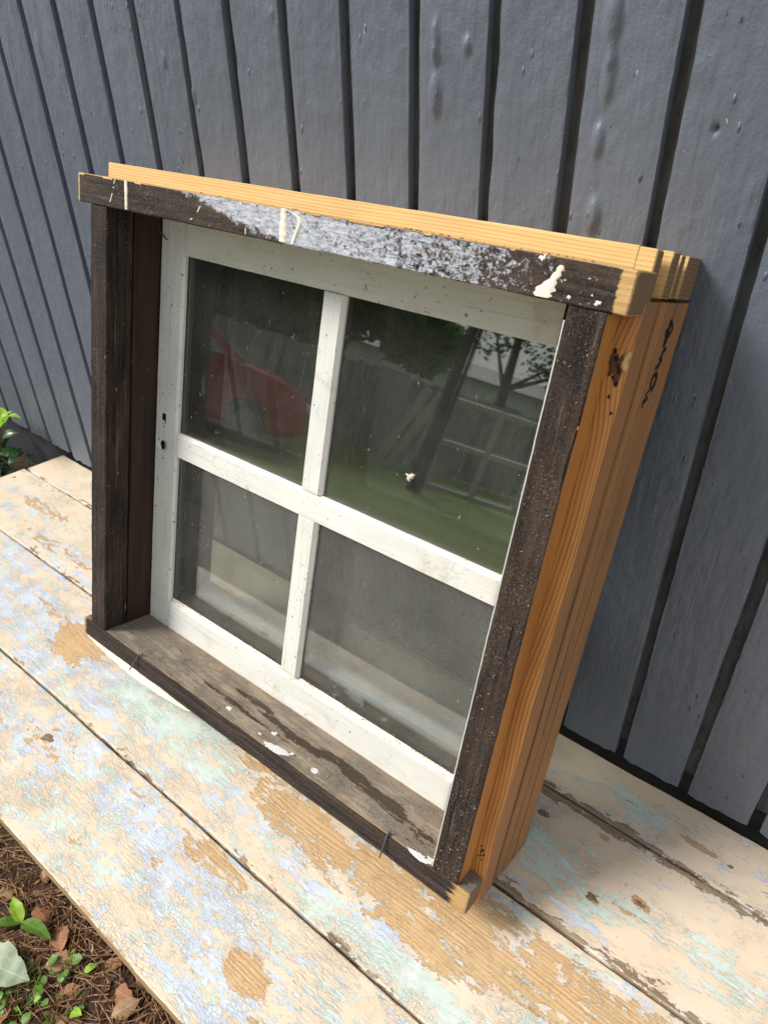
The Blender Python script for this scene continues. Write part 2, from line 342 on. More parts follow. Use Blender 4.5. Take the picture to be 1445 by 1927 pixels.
def gz(x, y):
    z = -.45
    if y < -1.3: z -= .15*min(1, (-1.3-y)/2.5)
    s = min(1, max(0, (-.86-x)/.35))*min(1, max(0, (y+.75)/.45)); z += .33*s*s*(3-2*s)
    if abs(x) < 4 and -3 < y: z += .018*noise.noise(Vector((x*7, y*7, 0)))+.008*noise.noise(Vector((x*25, y*25, 3)))
    return z
def ground():
    xs = sorted(set([-90, -60, -40, -28, -20, -14, -10, -7, -5, -4, -3.2, -2.6]+[round(-2.2+.03*i, 3) for i in range(110)]+[1.2, 1.6, 2, 3, 4, 6, 9, 14, 20, 30, 50, 90]))
    ys = sorted(set([-90, -60, -45, -34, -26, -20, -16, -12, -9, -7, -5.5, -4.2, -3.2, -2.4, -1.9, -1.6]+[round(-1.4+.03*i, 3) for i in range(61)]+[.6, 1, 3, 8, 20, 50]))
    V = [(x, y, gz(x, y)) for y in ys for x in xs]; w = len(xs)
    F = [(j*w+i, j*w+i+1, (j+1)*w+i+1, (j+1)*w+i) for j in range(len(ys)-1) for i in range(w-1)]
    tag(make('ground', V, F, soil.m, None, True, 80), kind='structure')
ground()

# ================================================================== WALL
wall_mat = mat_wall(); bare_dark = simple('dark_groove_board', (.026, .027, .030), .8)
groove_m = Mat('grey_groove_paint')
def _gm():
    M = groove_m; n = M.noise(M.map((70, 70, 16), rnd=True), 1, 5, .7); z = M.xyz()[2]
    c = M.mix(M.rng(n, .4, .7), (.068, .070, .073), (.024, .023, .022))
    c = M.mix(M.math('MULTIPLY', M.rng(z, .3, .02), M.rng(M.noise(M.map((160, 160, 90)), 1, 4, .7), .56, .64, 0, .8)), c, (.22, .17, .105))
    return M.fin(c, .8, M.bump(n, .003, .8), .3)
_gm()
X0, PITCH, BW = -.8400, .1, .0858
wall = empty('house_wall'); tag(wall, 'blue-grey painted vertical board wall behind the bench', 'wall')
blisters = [(.182, .951, .004, .012), (.183, .934, .004, .007), (.183, .896, .0055, .016), (.223, .944, .004, .006), (.381, .968, .006, .02), (.384, .937, .0035, .008),
            (.384, .918, .0045, .015), (.382, .865, .0045, .012), (.388, .795, .0055, .014), (-.237, .879, .003, .009), (-.291, .92, .003, .008), (-.618, .932, .003, .014)]
blisters = [(a, b, c*1.25, d*1.25) for a, b, c, d in blisters]; nbig = len(blisters)
for i in range(150):
    x = R.uniform(-1.3, .9); blisters.append((x, R.uniform(.1, 1.25), R.uniform(.0014, .0034), R.uniform(.002, .008)))
def wall_board(k):
    x0 = X0+PITCH*k; rr = random.Random(k*13+5)
    bw = BW+rr.uniform(-.0022, .0022)+(-.002 if k in (6, 11) else 0); zb = .024+rr.uniform(-.004, .004)
    if x0 < -1.0: zb = .037-(x0+1.0)*.02
    zt = 1.52; dx = .0024 if k >= 5 else .0042; nx = int(bw/dx); nz = int((zt-zb)/(.0042 if k >= 5 else .009))
    xs = np.linspace(x0+.0022, x0+bw-.0022, nx); zz = np.linspace(zb, zt, nz)
    left = [(x0, .020), (x0, .0028), (x0+.0006, .0010)]; right = [(x0+bw-.0006, .0010), (x0+bw, .0028), (x0+bw, .020)]
    prof = left+[(x, 0.0) for x in xs]+right; m = len(prof); V = []
    bl = [b for b in blisters if x0 < b[0] < x0+bw]
    rough_edge = k in (6, 7, 11, 13)
    for z in zz:
        eL = .0011*noise.noise(Vector((k*3.1, z*9, 0)))+.0005*noise.noise(Vector((k, z*60, 0))); eR = .0011*noise.noise(Vector((k*7.3, z*9, 5)))+.0005*noise.noise(Vector((k+9, z*60, 0)))
        if rough_edge: eL += .0022*noise.noise(Vector((k*5, z*22, 1)))
        for x, y in prof:
            f = (x-x0)/bw; dx_ = eL*(1-f)**4+eR*f**4; dy = 0
            if y == 0:
                dy = -.0007*noise.noise(Vector((x*45, k, z*11)))-.0005*noise.noise(Vector((x*120, k, z*50)))+.0012*(abs(2*f-1)**6)
                for bx, bz, rx, rz in bl:
                    if abs(z-bz) < 2.4*rz:
                        q = ((x-bx)/rx)**2+((z-bz)/rz)**2
                        if q < 5: dy -= (.80 if rx > .0036 else .5)*rx*math.exp(-q*q*.9)
                if k == 13: # nail hole
                    q = ((x-.493)**2+(z-.882)**2)/(.0032**2)
                    if q < 6: dy += .006*math.exp(-q*q)
            if z == zz[0]: dy2 = .002*noise.noise(Vector((x*60, 3, k)))
            else: dy2 = 0
            V.append((x+dx_, y+dy, z+dy2*3))
    F = [(i*m+j, i*m+j+1, (i+1)*m+j+1, (i+1)*m+j) for i in range(nz-1) for j in range(m-1)]
    F.append(tuple(range(m))); F.append(tuple((nz-1)*m+j for j in range(m)))
    me = bpy.data.meshes.new('board'); me.from_pydata(V, [], F); me.update()
    link('board', me, wall_mat, wall, True); me.set_sharp_from_angle(angle=rad(55))
for k in range(-14, 18): wall_board(k)
box('backing_board', -2.4, 1.1, .0125, .035, .05, 1.52, groove_m.m, wall)
box('base_board', -2.4, 1.1, .03, .06, -.5, .06, bare_dark, wall)

# ================================================================== BENCH
GAM, BETA = .0695, -.0084
bench = empty('garden_bench'); bench.rotation_euler = (-GAM, 0, BETA)
tag(bench, 'long low bench of four wide planks with peeling peach, blue and mint paint', 'bench')
paint = mat_bench()
edge_pine = mat_pine('bench_edge_wood', 0, (.42, .30, .15), (.26, .16, .07), freq=1, rough=.75, grey=.35)
# blobs in bench coordinates: x, y, rx, ry, amount
BARE = [(-.326, -.377, .07, .045, .75), (-.169, -.529, .075, .03, .42), (.116, -.349, .06, .02, .45), (.19, -.36, .09, .028, .6), (.27, -.385, .11, .03, .62), (.33, -.40, .06, .03, .5),
        (.46, -.37, .15, .055, .66), (.60, -.345, .2, .045, .66), (.78, -.34, .2, .04, .6), (.173, -.499, .05, .018, .5), (.23, -.501, .035, .014, .5), (.336, -.568, .035, .022, .62), (.395, -.595, .03, .014, .4),
        (-.80, -.17, .10, .02, .4), (-.62, -.24, .12, .018, .4), (-.856, -.122, .08, .012, .35), (-.05, -.33, .05, .012, .3), (-.30, -.56, .09, .012, .4), (.03, -.60, .02, .012, .35), (.618, -.217, .012, .009, .6), (.669, -.184, .016, .010, .6),
        (.509, -.144, .016, .010, .45), (.60, -.125, .02, .007, .5), (.648, -.205, .05, .006, .45), (.70, -.05, .03, .006, .5), (.28, -.60, .02, .012, .35), (.14, -.55, .015, .01, .35), (.05, -.50, .05, .01, .3), (-.45, -.36, .06, .015, .35), (.60, -.045, .022, .004, .45)]
MINT = [(-.066, -.361, .13, .05, 1.0), (.04, -.40, .1, .03, .5), (.534, -.199, .07, .03, .9), (.578, -.222, .08, .025, .8), (.509, -.45, .12, .02, .8), (.62, -.045, .04, .018, .8), (.66, -.20, .06, .02, .5), (.40, -.46, .1, .012, .6), (-.5, -.55, .1, .02, .5), (.78, -.19, .05, .02, .4), (.80, -.21, .06, .03, .5), (.0, -.6, .1, .02, .4)]
BLUE = [(-.477, -.386, .22, .05, .75), (-.592, -.251, .16, .05, .6), (.128, -.536, .2, .03, .7), (.0, -.52, .2, .03, .6), (.242, -.581, .14, .02, .6), (.329, -.611, .1, .02, .55), (-.3, -.44, .2, .03, .6), (-.2, -.41, .15, .03, .5), (.59, -.055, .05, .02, .7), (-.3, -.56, .2, .03, .5), (.16, -.42, .1, .02, .5),
        (.56, -.26, .1, .012, .6), (.75, -.22, .05, .015, .4), (.47, -.135, .05, .008, .6), (.82, -.05, .05, .02, .4), (.40, -.44, .12, .02, .5), (-.85, -.2, .2, .05, .45), (-.75, -.33, .15, .05, .5)]
def blob(x, y, L):
    v = np.zeros_like(x)
    for bx, by, rx, ry, a in L:
        q = ((x-bx)/rx)**2+((y-by)/ry)**2; v = np.maximum(v, a*np.clip(1.5-q, 0, 1)**.8)
    return v
YB = [-.6484, -.4764, -.2829, -.0987, .0064]
def bench_field(i, y0, y1):
    def f(x, y, z):
        bare = blob(x, y, BARE); mint = blob(x, y, MINT); blue = blob(x, y, BLUE)
        w = .5+.5*np.sin(x*9+i)*np.sin(x*23+2*i)
        eb = np.zeros_like(x)
        if i in (1, 2, 3): eb = np.maximum(eb, (.30+.45*w)*np.clip(1-(y-y0)/(.008+.014*w), 0, 1)*(1.0 if i > 1 else .9))
        if i in (0, 1, 2): eb = np.maximum(eb, (.15+.35*w)*np.clip(1-(y1-y)/(.006+.012*w), 0, 1))
        if i == 2: eb = np.maximum(eb, np.where(x > .35, .9, .35)*np.clip(1.3-(y1-y)/.017, 0, 1)); eb = np.maximum(eb, np.where(x > .4, .8, .2)*np.clip(1.25-(y-y0)/(.012+.012*w), 0, 1))
        if i == 3: eb = np.maximum(eb, np.where(x > .45, .85, .3)*np.clip(1.3-(y-y0)/.009, 0, 1))
        if i == 0: eb = np.maximum(eb, .55*np.clip(1-(y-y0)/(.004+.007*w), 0, 1))
        grey = np.clip(eb*1.3, 0, 1)*(1 if i else .4)+.25*(y > -.30)
        bare = np.maximum(bare, eb*.75)
        base_b = (-.08, -.12, -.45, -.50)[i]; base_m = (.03, .05, 0, 0)[i]
        if i < 2: base_b = base_b*np.clip(1.15-x*.5, .2, 1.4)
        col = np.stack([bare, mint+base_m, blue+base_b, grey], 1)
        ph = y/.0045*2*math.pi+2.2*np.sin(x*3.1+i*2)+1.2*np.sin(x*7.7+i)+5*np.sin(y*31+x*1.3+i)
        for kx, ky, rx, ry, am in ((-.169, -.529, .09, .035, 26), (-.326, -.377, .09, .05, 30), (.669, -.184, .04, .018, 14), (.618, -.217, .03, .014, 12), (.509, -.144, .03, .012, 12), (.27, -.39, .14, .03, 16), (.66, -.42, .16, .04, 22)):
            ph = ph+am*np.exp(-((x-kx)/rx)**2-((y-ky)/ry)**2)
        return {'M': col, 'ring': ph, 'crack': np.full_like(x, (1.0, .55, -.6, -.6)[i])}
    return f
for i in range(4):
    y0, y1 = YB[i]+(.0022 if i else 0), YB[i+1]-(.0022 if i < 3 else 0)
    wob = (lambda s: (lambda t, a, b: ((.0012*noise.noise(Vector((t*6, s, 0)))+.0006*noise.noise(Vector((t*40, s, 1)))) if abs(a-y0) < .006 or abs(a-y1) < .006 else 0, 0)))(i*5)
    o = prism('plank', rrect(y0, y1, -.022, 0, .0018, int((y1-y0)/.005), 1), -1.0288+.004*R.uniform(-1, 1), 1.75, 560, 'x', paint, bench, .0006, 9, .002, i*7, bench_field(i, y0, y1), edge=wob)
    if i == 0:   # bare front edge of the first plank
        o.data.materials.append(edge_pine)
        for p in o.data.polygons:
            if p.center.y < y0+.0009 and p.center.z < -.0016: p.material_index = 1
leg_m = edge_pine
for x in (-.85, .35, 1.5):
    box('cross_beam', x-.025, x+.025, -.60, -.02, -.075, -.0235, leg_m, bench)
    for y in (-.56, -.08): box('leg', x-.035, x+.035, y-.03, y+.03, -.50, -.076, leg_m, bench)
# splits and screw marks left as they are by the paint: two round knots standing a hair proud
knot_m = simple('knot_wood', (.20, .135, .075), .8, 0, .5, 300)
def disc(name, c, rx, ry, h, mat, parent, seg=18, irr=.15, plane='xy', seed=0):
    V, rr = [], random.Random(seed)
    for q, s in ((0, 1), (.6, .93), (1, .6)):
        for k in range(seg):
            a = 2*math.pi*k/seg; j = 1+irr*noise.noise(Vector((math.cos(a)*1.7, math.sin(a)*1.7, seed*3.3)))*2
            u, v, w = rx*s*j*math.cos(a), ry*s*j*math.sin(a), h*q
            V.append((c[0]+u, c[1]+v, c[2]+w) if plane == 'xy' else (c[0]+u, c[1]-w, c[2]+v) if plane == 'xz' else (c[0]+w, c[1]+u, c[2]+v))
    F = [(r*seg+k, r*seg+(k+1) % seg, (r+1)*seg+(k+1) % seg, (r+1)*seg+k) for r in range(2) for k in range(seg)]
    F.append(tuple(range(seg))); F.append(tuple(2*seg+k for k in range(seg)))
    return make(name, V, F, mat, parent, True, 60)
for c, rx, ry in (((-.165, -.531, 0), .011, .008), ((.668, -.185, 0), .009, .0045), ((.617, -.218, 0), .008, .006), ((.508, -.146, 0), .009, .005), ((.745, -.055, 0), .005, .003)):
    disc('knot', (c[0], c[1], -.0002), rx, ry, .0011, knot_m, bench, irr=.3, seed=int(c[0]*900))

# ================================================================== OLD WINDOW
TILT, YAW, ROLL = .27398, .0039, .00099
t = TILT
Vv = Vector((0, math.sin(t), math.cos(t))); Wd = Vector((0, math.cos(t), -math.sin(t))); Uu = Vector((1, 0, 0))
cr, sr = math.cos(ROLL), math.sin(ROLL); Ux = Uu*cr+Vv*sr; Vx = -Uu*sr+Vv*cr
Rz = Matrix.Rotation(YAW, 3, 'Z'); Ux, Wx, Vx = Rz@Ux, Rz@Wd, Rz@Vx
win = empty('old_window')
win.matrix_world = Matrix(((Ux.x, Wx.x, Vx.x, -.26759), (Ux.y, Wx.y, Vx.y, -.36438), (Ux.z, Wx.z, Vx.z, .10913), (0, 0, 0, 1)))
tag(win, 'old four-pane window in a dark weathered box frame leaning on the wall', 'window')
FW, FH, TH = .7589, .6781, .0369
# materials
dk_h = fin_dark(mat_dark('weathered_wood_horizontal', 0)); dk_v = fin_dark(mat_dark('weathered_wood_vertical', 2))
dk_v2 = fin_dark(mat_dark('black_wood_upright', 2, (.006, .006, .006), (.035, .032, .03), .80, True))
brown = Mat('brown_stained_wood')
def _br():
    M = brown; g = M.noise(M.map((150, 150, 5), rnd=True), 1, 5, .6); b = M.noise(M.map((30, 30, 3)), 1, 3)
    c = M.mix(M.rng(g, .3, .7), (.011, .006, .004), (.048, .023, .011)); c = M.mix(M.rng(b, .5, .75, 0, .7), c, (.060, .026, .011))
    z = M.xyz()[2]; fr = M.noise(M.map((190, 190, 9), (2, 2, 2)), 1, 3, .6)
    y = M.xyz()[1]
    gry = M.math('MULTIPLY', M.rng(M.math('ADD', z, M.math('MULTIPLY', M.math('SUBTRACT', fr, .5), .30)), .38, .43), M.math('MULTIPLY', M.rng(y, .044, .042), M.rng(M.noise(M.map(), 500, 3, .8), .42, .6, 0, .8)))
    c = M.mix(gry, c, (.115, .10, .088))
    s = M.noise(M.map((1, 1, 1), (3, 3, 1)), 150, 2); c = M.mix(M.rng(s, .75, .77), c, (.35, .22, .1))
    return M.fin(c, .6, M.bump(g, .0006, .5), .35)
_br()
yellow = mat_pine('fresh_pine', 0, (.68, .45, .185), (.60, .36, .125), dirt=(.12, .07, .035), freq=1, dirt_amt=.0, rough=.55)
orange = mat_pine('orange_pine', 2, (.60, .265, .070), (.24, .062, .014), freq=1, rough=.5)
tanpine = mat_pine('tan_pine', 2, (.46, .215, .075), (.15, .048, .016), freq=1, rough=.6, grey=.25)
endgrain = mat_pine('end_grain', 1, (.22, .135, .06), (.095, .052, .024), freq=1, rough=.8, grey=.35)
wh_v, wh_h, wh_r = mat_white('white_paint_upright', 2), mat_white('white_paint_across', 0, dust=.3), mat_white('white_paint_rail', 0, dust=.95)
wh_top = mat_white('white_paint_top_rail', 0, base=(.70, .70, .61))
glass_o, glass_i = mat_glass('outer_glass', .040, 0.0), mat_glass('inner_glass', .035, 4.0, (.74, .76, .73, 1))
cream = simple('cream_paint', (.72, .66, .54), .6, 0, .12, 200)
# head trim: dark board with worn white paint
def _trim():
    M, c, h, r = mat_dark('worn_painted_trim', 0)
    A = M.attr('M').outputs['Color']; wm, raw = M.rgb(A)[0], M.rgb(A)[1]
    n = M.noise(M.map((60, 60, 110)), 1, 5, .7); f = M.noise(M.map((1, 1, 1), (4, 4, 4)), 330, 4, .8); f2 = M.noise(M.map((120, 200, 200), (4, 4, 4)), 1, 4, .75)
    v = M.math('ADD', wm, M.math('MULTIPLY', M.math('SUBTRACT', n, .5), .9))
    pres = M.rng(v, .46, .52)
    lim = M.rng(wm, .5, 1.0, .40, .585)
    spk = M.rng(M.math('SUBTRACT', M.math('ADD', M.math('MULTIPLY', f, .5), M.math('MULTIPLY', f2, .5)), lim), .05, -.04)
    wc = M.mix(M.rng(n, .35, .65), (.38, .41, .48), (.60, .60, .62))
    gz_ = M.noise(M.map((90, 90, 300), (7, 7, 7)), 1, 5, .8); wc = M.mix(M.rng(gz_, .42, .62, .0, .75), wc, (.17, .18, .21)); c = M.mix(M.math('MULTIPLY', pres, spk), c, wc)
    g = M.noise(M.map((10, 300, 300)), 1, 3); rw = M.rng(M.math('ADD', raw, M.math('MULTIPLY', M.math('SUBTRACT', f2, .5), .7)), .45, .6)
    c = M.mix(rw, c, M.mix(M.rng(g, .35, .65), (.58, .38, .17), (.40, .24, .09)))
    return M.fin(c, .8, M.bump(h, .0012, .7), .3)
trim_m = _trim()
def trim_field(x, y, z):
    s = (z-FH)/TH
    edge = .185+.175*(1-s)**1.2+.006*np.sin(x*260+s*9)+.01*np.sin(x*90)*np.cos(s*7)
    wm = np.clip(.5+(x-edge)/.075, 0, 1.0)*np.where(x > .60, np.clip(1-(x-.60)/.28, .35, 1), 1)
    wm = np.where((x < .25) & (s > .80), np.maximum(wm, .28+.9*(x-.09)), wm)
    wm = wm*np.clip(1.0-(x-.38)/.9, .78, 1.0)
    top = (z > FH+TH-.0011)
    raw = np.maximum(np.clip(1.2-(x+.026)/.006, 0, 1), np.clip((x-.756)/.012, 0, 1))*(y < .047)
    raw = np.where(top, np.where(x < .5, .95, .7), raw)
    wm = np.where(top | (y > .004), 0, wm)
    return {'M': np.stack([wm, raw, raw*0, raw*0], 1)}
prism('head_trim', rrect(-.002, .048, FH, FH+TH, .0013, 3, 14), -.026, .7757, 260, 'x', trim_m, win, .0005, 30, .0012, 3, trim_field)
rf_head = ring_field(0, 2, .0036, [(1.2, 7, 0), (.8, 17, 1)])
prism('head_board', rrect(.0485, .172, .6786, .7344, .0012, 2, 10), -.0315, .7545, 120, 'x', yellow, win, .0004, 14, .0012, 5, rf_head)
for w0, w1, u1, v0 in ((.0495, .0655, .7705, .6795), (.0765, .0965, .777, .6930), (.106, .117, .7765, .6930), (.128, .170, .777, .6930)):
    tn = prism('tenon', rrect(w0, w1, v0, .7338 if w0 < .1 else .7322, .0009, 3, 8), .750, u1, 5, 'x', endgrain if w0 > .05 else yellow, win, .0003, 40, .001, w0*99, ring_field(1, 2, .0042, [(2.0, 90, 0)]))
    if len(tn.data.materials) == 1 and tn.data.materials[0] == endgrain: tn.data.materials.append(yellow)
    for p in tn.data.polygons: p.material_index = 0 if (p.center.x > u1-.0006 or len(tn.data.materials) < 2) else 1
endp = prism('end_grain_face', rrect(.0500, .0650, .6810, .7325, .0009, 2, 6), .7703, .7712, 1, 'x', endgrain, win, 0, 30, .0003, 0, ring_field(1, 2, .004, [(2.0, 90, 0)]))
prism('end_grain_face', rrect(.0002, .0465, FH+.0012, FH+TH-.0012, .001, 4, 6), .7753, .7763, 1, 'x', endgrain, win, 0, 30, .0003, 0, lambda x, y, z: {'ring': (y*.7+z*.75)/.0048*2*math.pi})
# left side
prism('jamb_trim', rrect(0, .0395, 0, .0425, .0016, 6, 4), .0004, FH-.0006, 150, 'z', dk_v, win, .0006, 34, .001, 11)
def rot_split(t, a, b): return (0, 0)
prism('jamb', [(-.018, .044), (.0402, .044), (.0402, .086), (.0402, .172), (-.018, .172)], -.0506, .6780, 60, 'z', brown.m, win, .0003, 20, .0012, 2)
# right side: trim, then the box board with its grooves
def rjf(x, y, z):
    ph = y/.0045*2*math.pi+1.4*np.sin(z*9)+.9*np.sin(z*21+1)
    for kz, ky, rz, ry, am in ((.635, .018, .05, .02, 26), (.24, .030, .12, .012, 17), (.43, .01, .1, .014, -8), (.06, .03, .07, .012, 9)): ph = ph+am*np.exp(-((z-kz)/rz)**2-((y-ky)/ry)**2)
    ph = ph+(x-.76)/.005*2*math.pi*(y > .031)
    return {'ring': ph}
tr = prism('jamb_trim', rrect(.7223, FW, 0, .0325, .0014, 6, 8), .0004, FH-.0006, 170, 'z', dk_v, win, .0006, 34, .001, 21, rjf)
tr.data.materials.append(orange)
for p in tr.data.polygons:
    if p.center.x > FW-.0011 and p.center.y > .0012 and abs(p.normal.x) > .7: p.material_index = 1
gx = .777
def gro(w, d, wd): return [(gx, w-wd/2), (gx-d, w-wd/2+.0006), (gx-d, w+wd/2-.0006), (gx, w+wd/2)]
prof = [(.721, .033), (.7600, .033), (.7650, .033), (.7705, .033), (gx-.0042, .0335), (gx, .0372), (gx, .045), (gx, .056)]+gro(.0745, .010, .009)+[(gx-.0022, .0795), (gx-.0022, .088), (gx-.0018, .096)]+gro(.1015, .008, .0046)+[(gx, .109), (gx, .118)]+gro(.1300, .008, .0046)+[(gx, .140), (gx, .152), (gx, .1705), (gx-.002, .172), (.721, .172)]
sb = prism('jamb', prof, -.0506, .6895, 170, 'z', tanpine, win, .0004, 22, .0012, 4, rjf)
sb.data.materials.append(orange)
for p in sb.data.polygons:
    if p.center.y < .0368: p.material_index = 1
# sill
sill_m = Mat('weathered_sill')
def _sill():
    M = sill_m; A = M.attr('M').outputs['Color']; st, wp = M.rgb(A)[0], M.rgb(A)[1]
    g = M.noise(M.map((12, 190, 60)), 1, 5, .65); n = M.noise(M.map((14, 34, 30)), 1, 6, .68); f = M.noise(M.co, 380, 3, .75); x, y, z = M.xyz()[:3]
    c = M.mix(M.rng(n, .37, .63), (.13, .115, .095), (.36, .295, .215)); c = M.mix(M.rng(g, .45, .7, 0, .5), c, (.10, .08, .064))
    gyn = M.noise(M.map((6, 20, 20), (3, 3, 3)), 1, 4); c = M.mix(M.rng(gyn, .47, .6, 0, .6), c, (.165, .16, .14))
    c = M.mix(M.rng(f, .56, .66, 0, .7), c, (.42, .34, .25)); c = M.mix(M.rng(f, .38, .28, 0, .7), c, (.04, .03, .025))
    n6 = M.noise(M.map((34, 95, 60), (5, 9, 1)), 1, 9, .78)
    s = M.math('ADD', M.math('MULTIPLY', st, .30), n6); c = M.mix(M.rng(s, .66, .71, 0, .9), c, (.045, .027, .018)); c = M.mix(M.math('MULTIPLY', M.rng(s, .60, .64), M.rng(s, .68, .65, 0, .5)), c, (.33, .21, .12))
    c = M.mix(M.rng(M.math('ABSOLUTE', M.math('SUBTRACT', n, .5)), .006, .0, 0, .75), c, (.06, .04, .03))
    w = M.math('ADD', wp, M.math('MULTIPLY', M.math('SUBTRACT', M.noise(M.co, 230, 5, .7), .5), 1.7)); 
    dirt = M.math('MULTIPLY', M.rng(y, .060, .088), M.rng(M.noise(M.map((60, 60, 60)), 1, 4), .4, .6, .1, .6)); c = M.mix(dirt, c, (.30, .20, .125))
    # worn arris with its highlight painted in, and dark front
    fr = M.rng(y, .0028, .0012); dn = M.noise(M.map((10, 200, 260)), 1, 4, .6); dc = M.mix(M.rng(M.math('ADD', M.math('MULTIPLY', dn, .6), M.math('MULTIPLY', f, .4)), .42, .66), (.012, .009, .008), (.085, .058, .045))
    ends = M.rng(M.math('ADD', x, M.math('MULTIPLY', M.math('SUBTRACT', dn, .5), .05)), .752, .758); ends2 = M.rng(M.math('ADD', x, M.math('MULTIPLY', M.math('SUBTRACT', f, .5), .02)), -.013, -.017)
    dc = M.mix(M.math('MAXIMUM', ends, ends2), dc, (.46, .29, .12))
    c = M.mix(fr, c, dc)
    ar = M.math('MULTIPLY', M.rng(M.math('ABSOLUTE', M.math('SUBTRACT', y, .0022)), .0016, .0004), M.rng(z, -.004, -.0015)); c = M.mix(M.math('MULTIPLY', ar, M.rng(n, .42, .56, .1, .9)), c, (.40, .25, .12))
    c = M.mix(M.rng(w, .5, .56), c, (.72, .71, .70))
    return M.fin(c, .8, M.bump(M.math('ADD', M.math('ADD', g, n), M.math('MULTIPLY', f, .6)), .0030, .9), .3)
_sill()
ST = [(.20, .06, .05, .005, .5), (.346, .06, .05, .007, .9), (.40, .05, .04, .006, .8), (.457, .045, .05, .008, 1), (.53, .055, .05, .008, 1), (.60, .045, .06, .010, 1), (.66, .035, .05, .009, .7), (.30, .035, .06, .004, .8), (.36, .030, .05, .004, .8), (.43, .03, .05, .003, .6), (.70, .02, .05, .01, .5), (.10, .03, .05, .004, .4)]
WP = [(.331, .019, .0055, .004, 1), (.440, .007, .020, .0045, 1.1), (.452, .012, .014, .005, 1), (.511, .017, .006, .0045, 1), (.418, .030, .006, .003, .9), (.405, .014, .0035, .003, .9), (.466, .019, .003, .0025, .9), (.700, .003, .018, .004, 1), (.715, .010, .008, .003, .9), (.49, .03, .003, .002, .8), (.36, .012, .002, .002, .8)]
def sill_field(x, y, z):
    return {'M': np.stack([blob(x, y, ST), blob(x, y, WP)*(z > -.004), x*0, x*0], 1)}
sp = [(-.0012, -.0300), (-.0002, -.0319), (.0315, -.0319), (.0315, .0)]
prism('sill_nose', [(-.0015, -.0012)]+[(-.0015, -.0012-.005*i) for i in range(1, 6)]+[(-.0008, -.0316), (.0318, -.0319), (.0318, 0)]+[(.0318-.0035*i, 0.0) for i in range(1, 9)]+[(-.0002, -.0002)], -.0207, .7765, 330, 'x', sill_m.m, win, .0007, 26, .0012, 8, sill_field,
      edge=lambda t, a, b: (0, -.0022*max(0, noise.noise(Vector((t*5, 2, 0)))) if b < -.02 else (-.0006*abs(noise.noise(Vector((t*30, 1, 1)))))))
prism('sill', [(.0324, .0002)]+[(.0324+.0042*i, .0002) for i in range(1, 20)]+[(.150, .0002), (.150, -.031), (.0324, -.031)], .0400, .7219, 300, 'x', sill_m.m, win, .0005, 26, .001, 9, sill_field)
prism('sill_end', rrect(-.0012, .0312, -.0312, -.0012, .001, 6, 6), .7762, .7778, 1, 'x', endgrain, win, .0003, 60, .0004, 0, lambda x, y, z: {'ring': (z+y*.4)/.0036*2*math.pi})
prism('bottom_board', rrect(.050, .171, -.0506, -.0325, .002, 4, 2), .0, .7205, 30, 'x', tanpine, win, .0006, 20, .002, 0, ring_field(0, 1, .006, [(1, 8, 0)]))
# peeling cream paint strip hanging along the underside of the sill
def strip():
    V, F = [], []; n = 60
    for i in range(n+1):
        f = i/n; u = -.016+.296*f; top = -.0325-.0008*noise.noise(Vector((u*40, 0, 0))); dep = .006+.008*math.sin(math.pi*min(1, f*1.05))**.7+.0015*noise.noise(Vector((u*60, 4, 0)))
        if f > .92: dep *= max(.15, (1-f)/.08)
        w = .001-.006*math.sin(math.pi*f)
        for (dw, dv) in ((0, 0), (w*.6, -dep*.6), (w, -dep), (w+.0012, -dep), (w*.6+.0012, -dep*.6), (.0012, 0)): V.append((u, .002+dw, top+dv))
    for i in range(n):
        for j in range(6): k = (j+1) % 6; F.append((i*6+j, i*6+k, (i+1)*6+k, (i+1)*6+j))
    F.append(tuple(range(6))); F.append(tuple(n*6+j for j in range(6)))
    make('peeling_paint_strip', V, F, cream, win, True, 60)
strip()
# outer white sash
back_m = fin_dark(mat_dark('unpainted_sash_back', 0, (.010, .009, .009), (.07, .062, .056), .72))
hole_m = simple('hole_shade', (.012, .008, .006), .95)  # near-black colour stands in for the shade inside the holes
S = .089
sash = empty('sash', win)
def add_hole(o, cutters):
    for c in cutters:
        m = o.modifiers.new('b', 'BOOLEAN'); m.object = c; m.operation = 'DIFFERENCE'; m.solver = 'EXACT'
    dg = bpy.context.evaluated_depsgraph_get(); me = bpy.data.meshes.new_from_object(o.evaluated_get(dg)); o.modifiers.clear(); o.data = me
    for c in cutters: bpy.data.objects.remove(c)
    if hole_m.name not in me.materials: me.materials.append(hole_m)
    hi = len(me.materials)-1
    for p in me.polygons:
        x, y, z = p.center
        if y > .0905 and y < .1045 and (((x-.0615)/.0085)**2+((z-.3297)/.0115)**2 < 1 or (.0565 < x < .0680 and .3625 < z < .3845)): p.material_index = hi
def sprof(u0, u1, w0, w1, c0, c1, na=3):   # (u,w) profile with glazing chamfers c0 / c1 on the front
    return [(u0, w0+c0*1.0), (u0+c0, w0)]+[(u0+c0+(u1-u0-c0-c1)*i/na, w0) for i in range(1, na)]+[(u1-c1, w0), (u1, w0+c1*1.0), (u1, w0+.0078), (u1, w1), (u0, w1), (u0, w0+.0078)]
stile = prism('stile', sprof(.0418, .0945, S, S+.036, .0012, .0035), -.001, .6775, 90, 'z', wh_v, sash, .00025, 25, .0008, 3)
cut1 = disc('cut', (.0615, .101, .3297), .0062, .0080, .03, None, None, 22, .10, 'xz', 3)
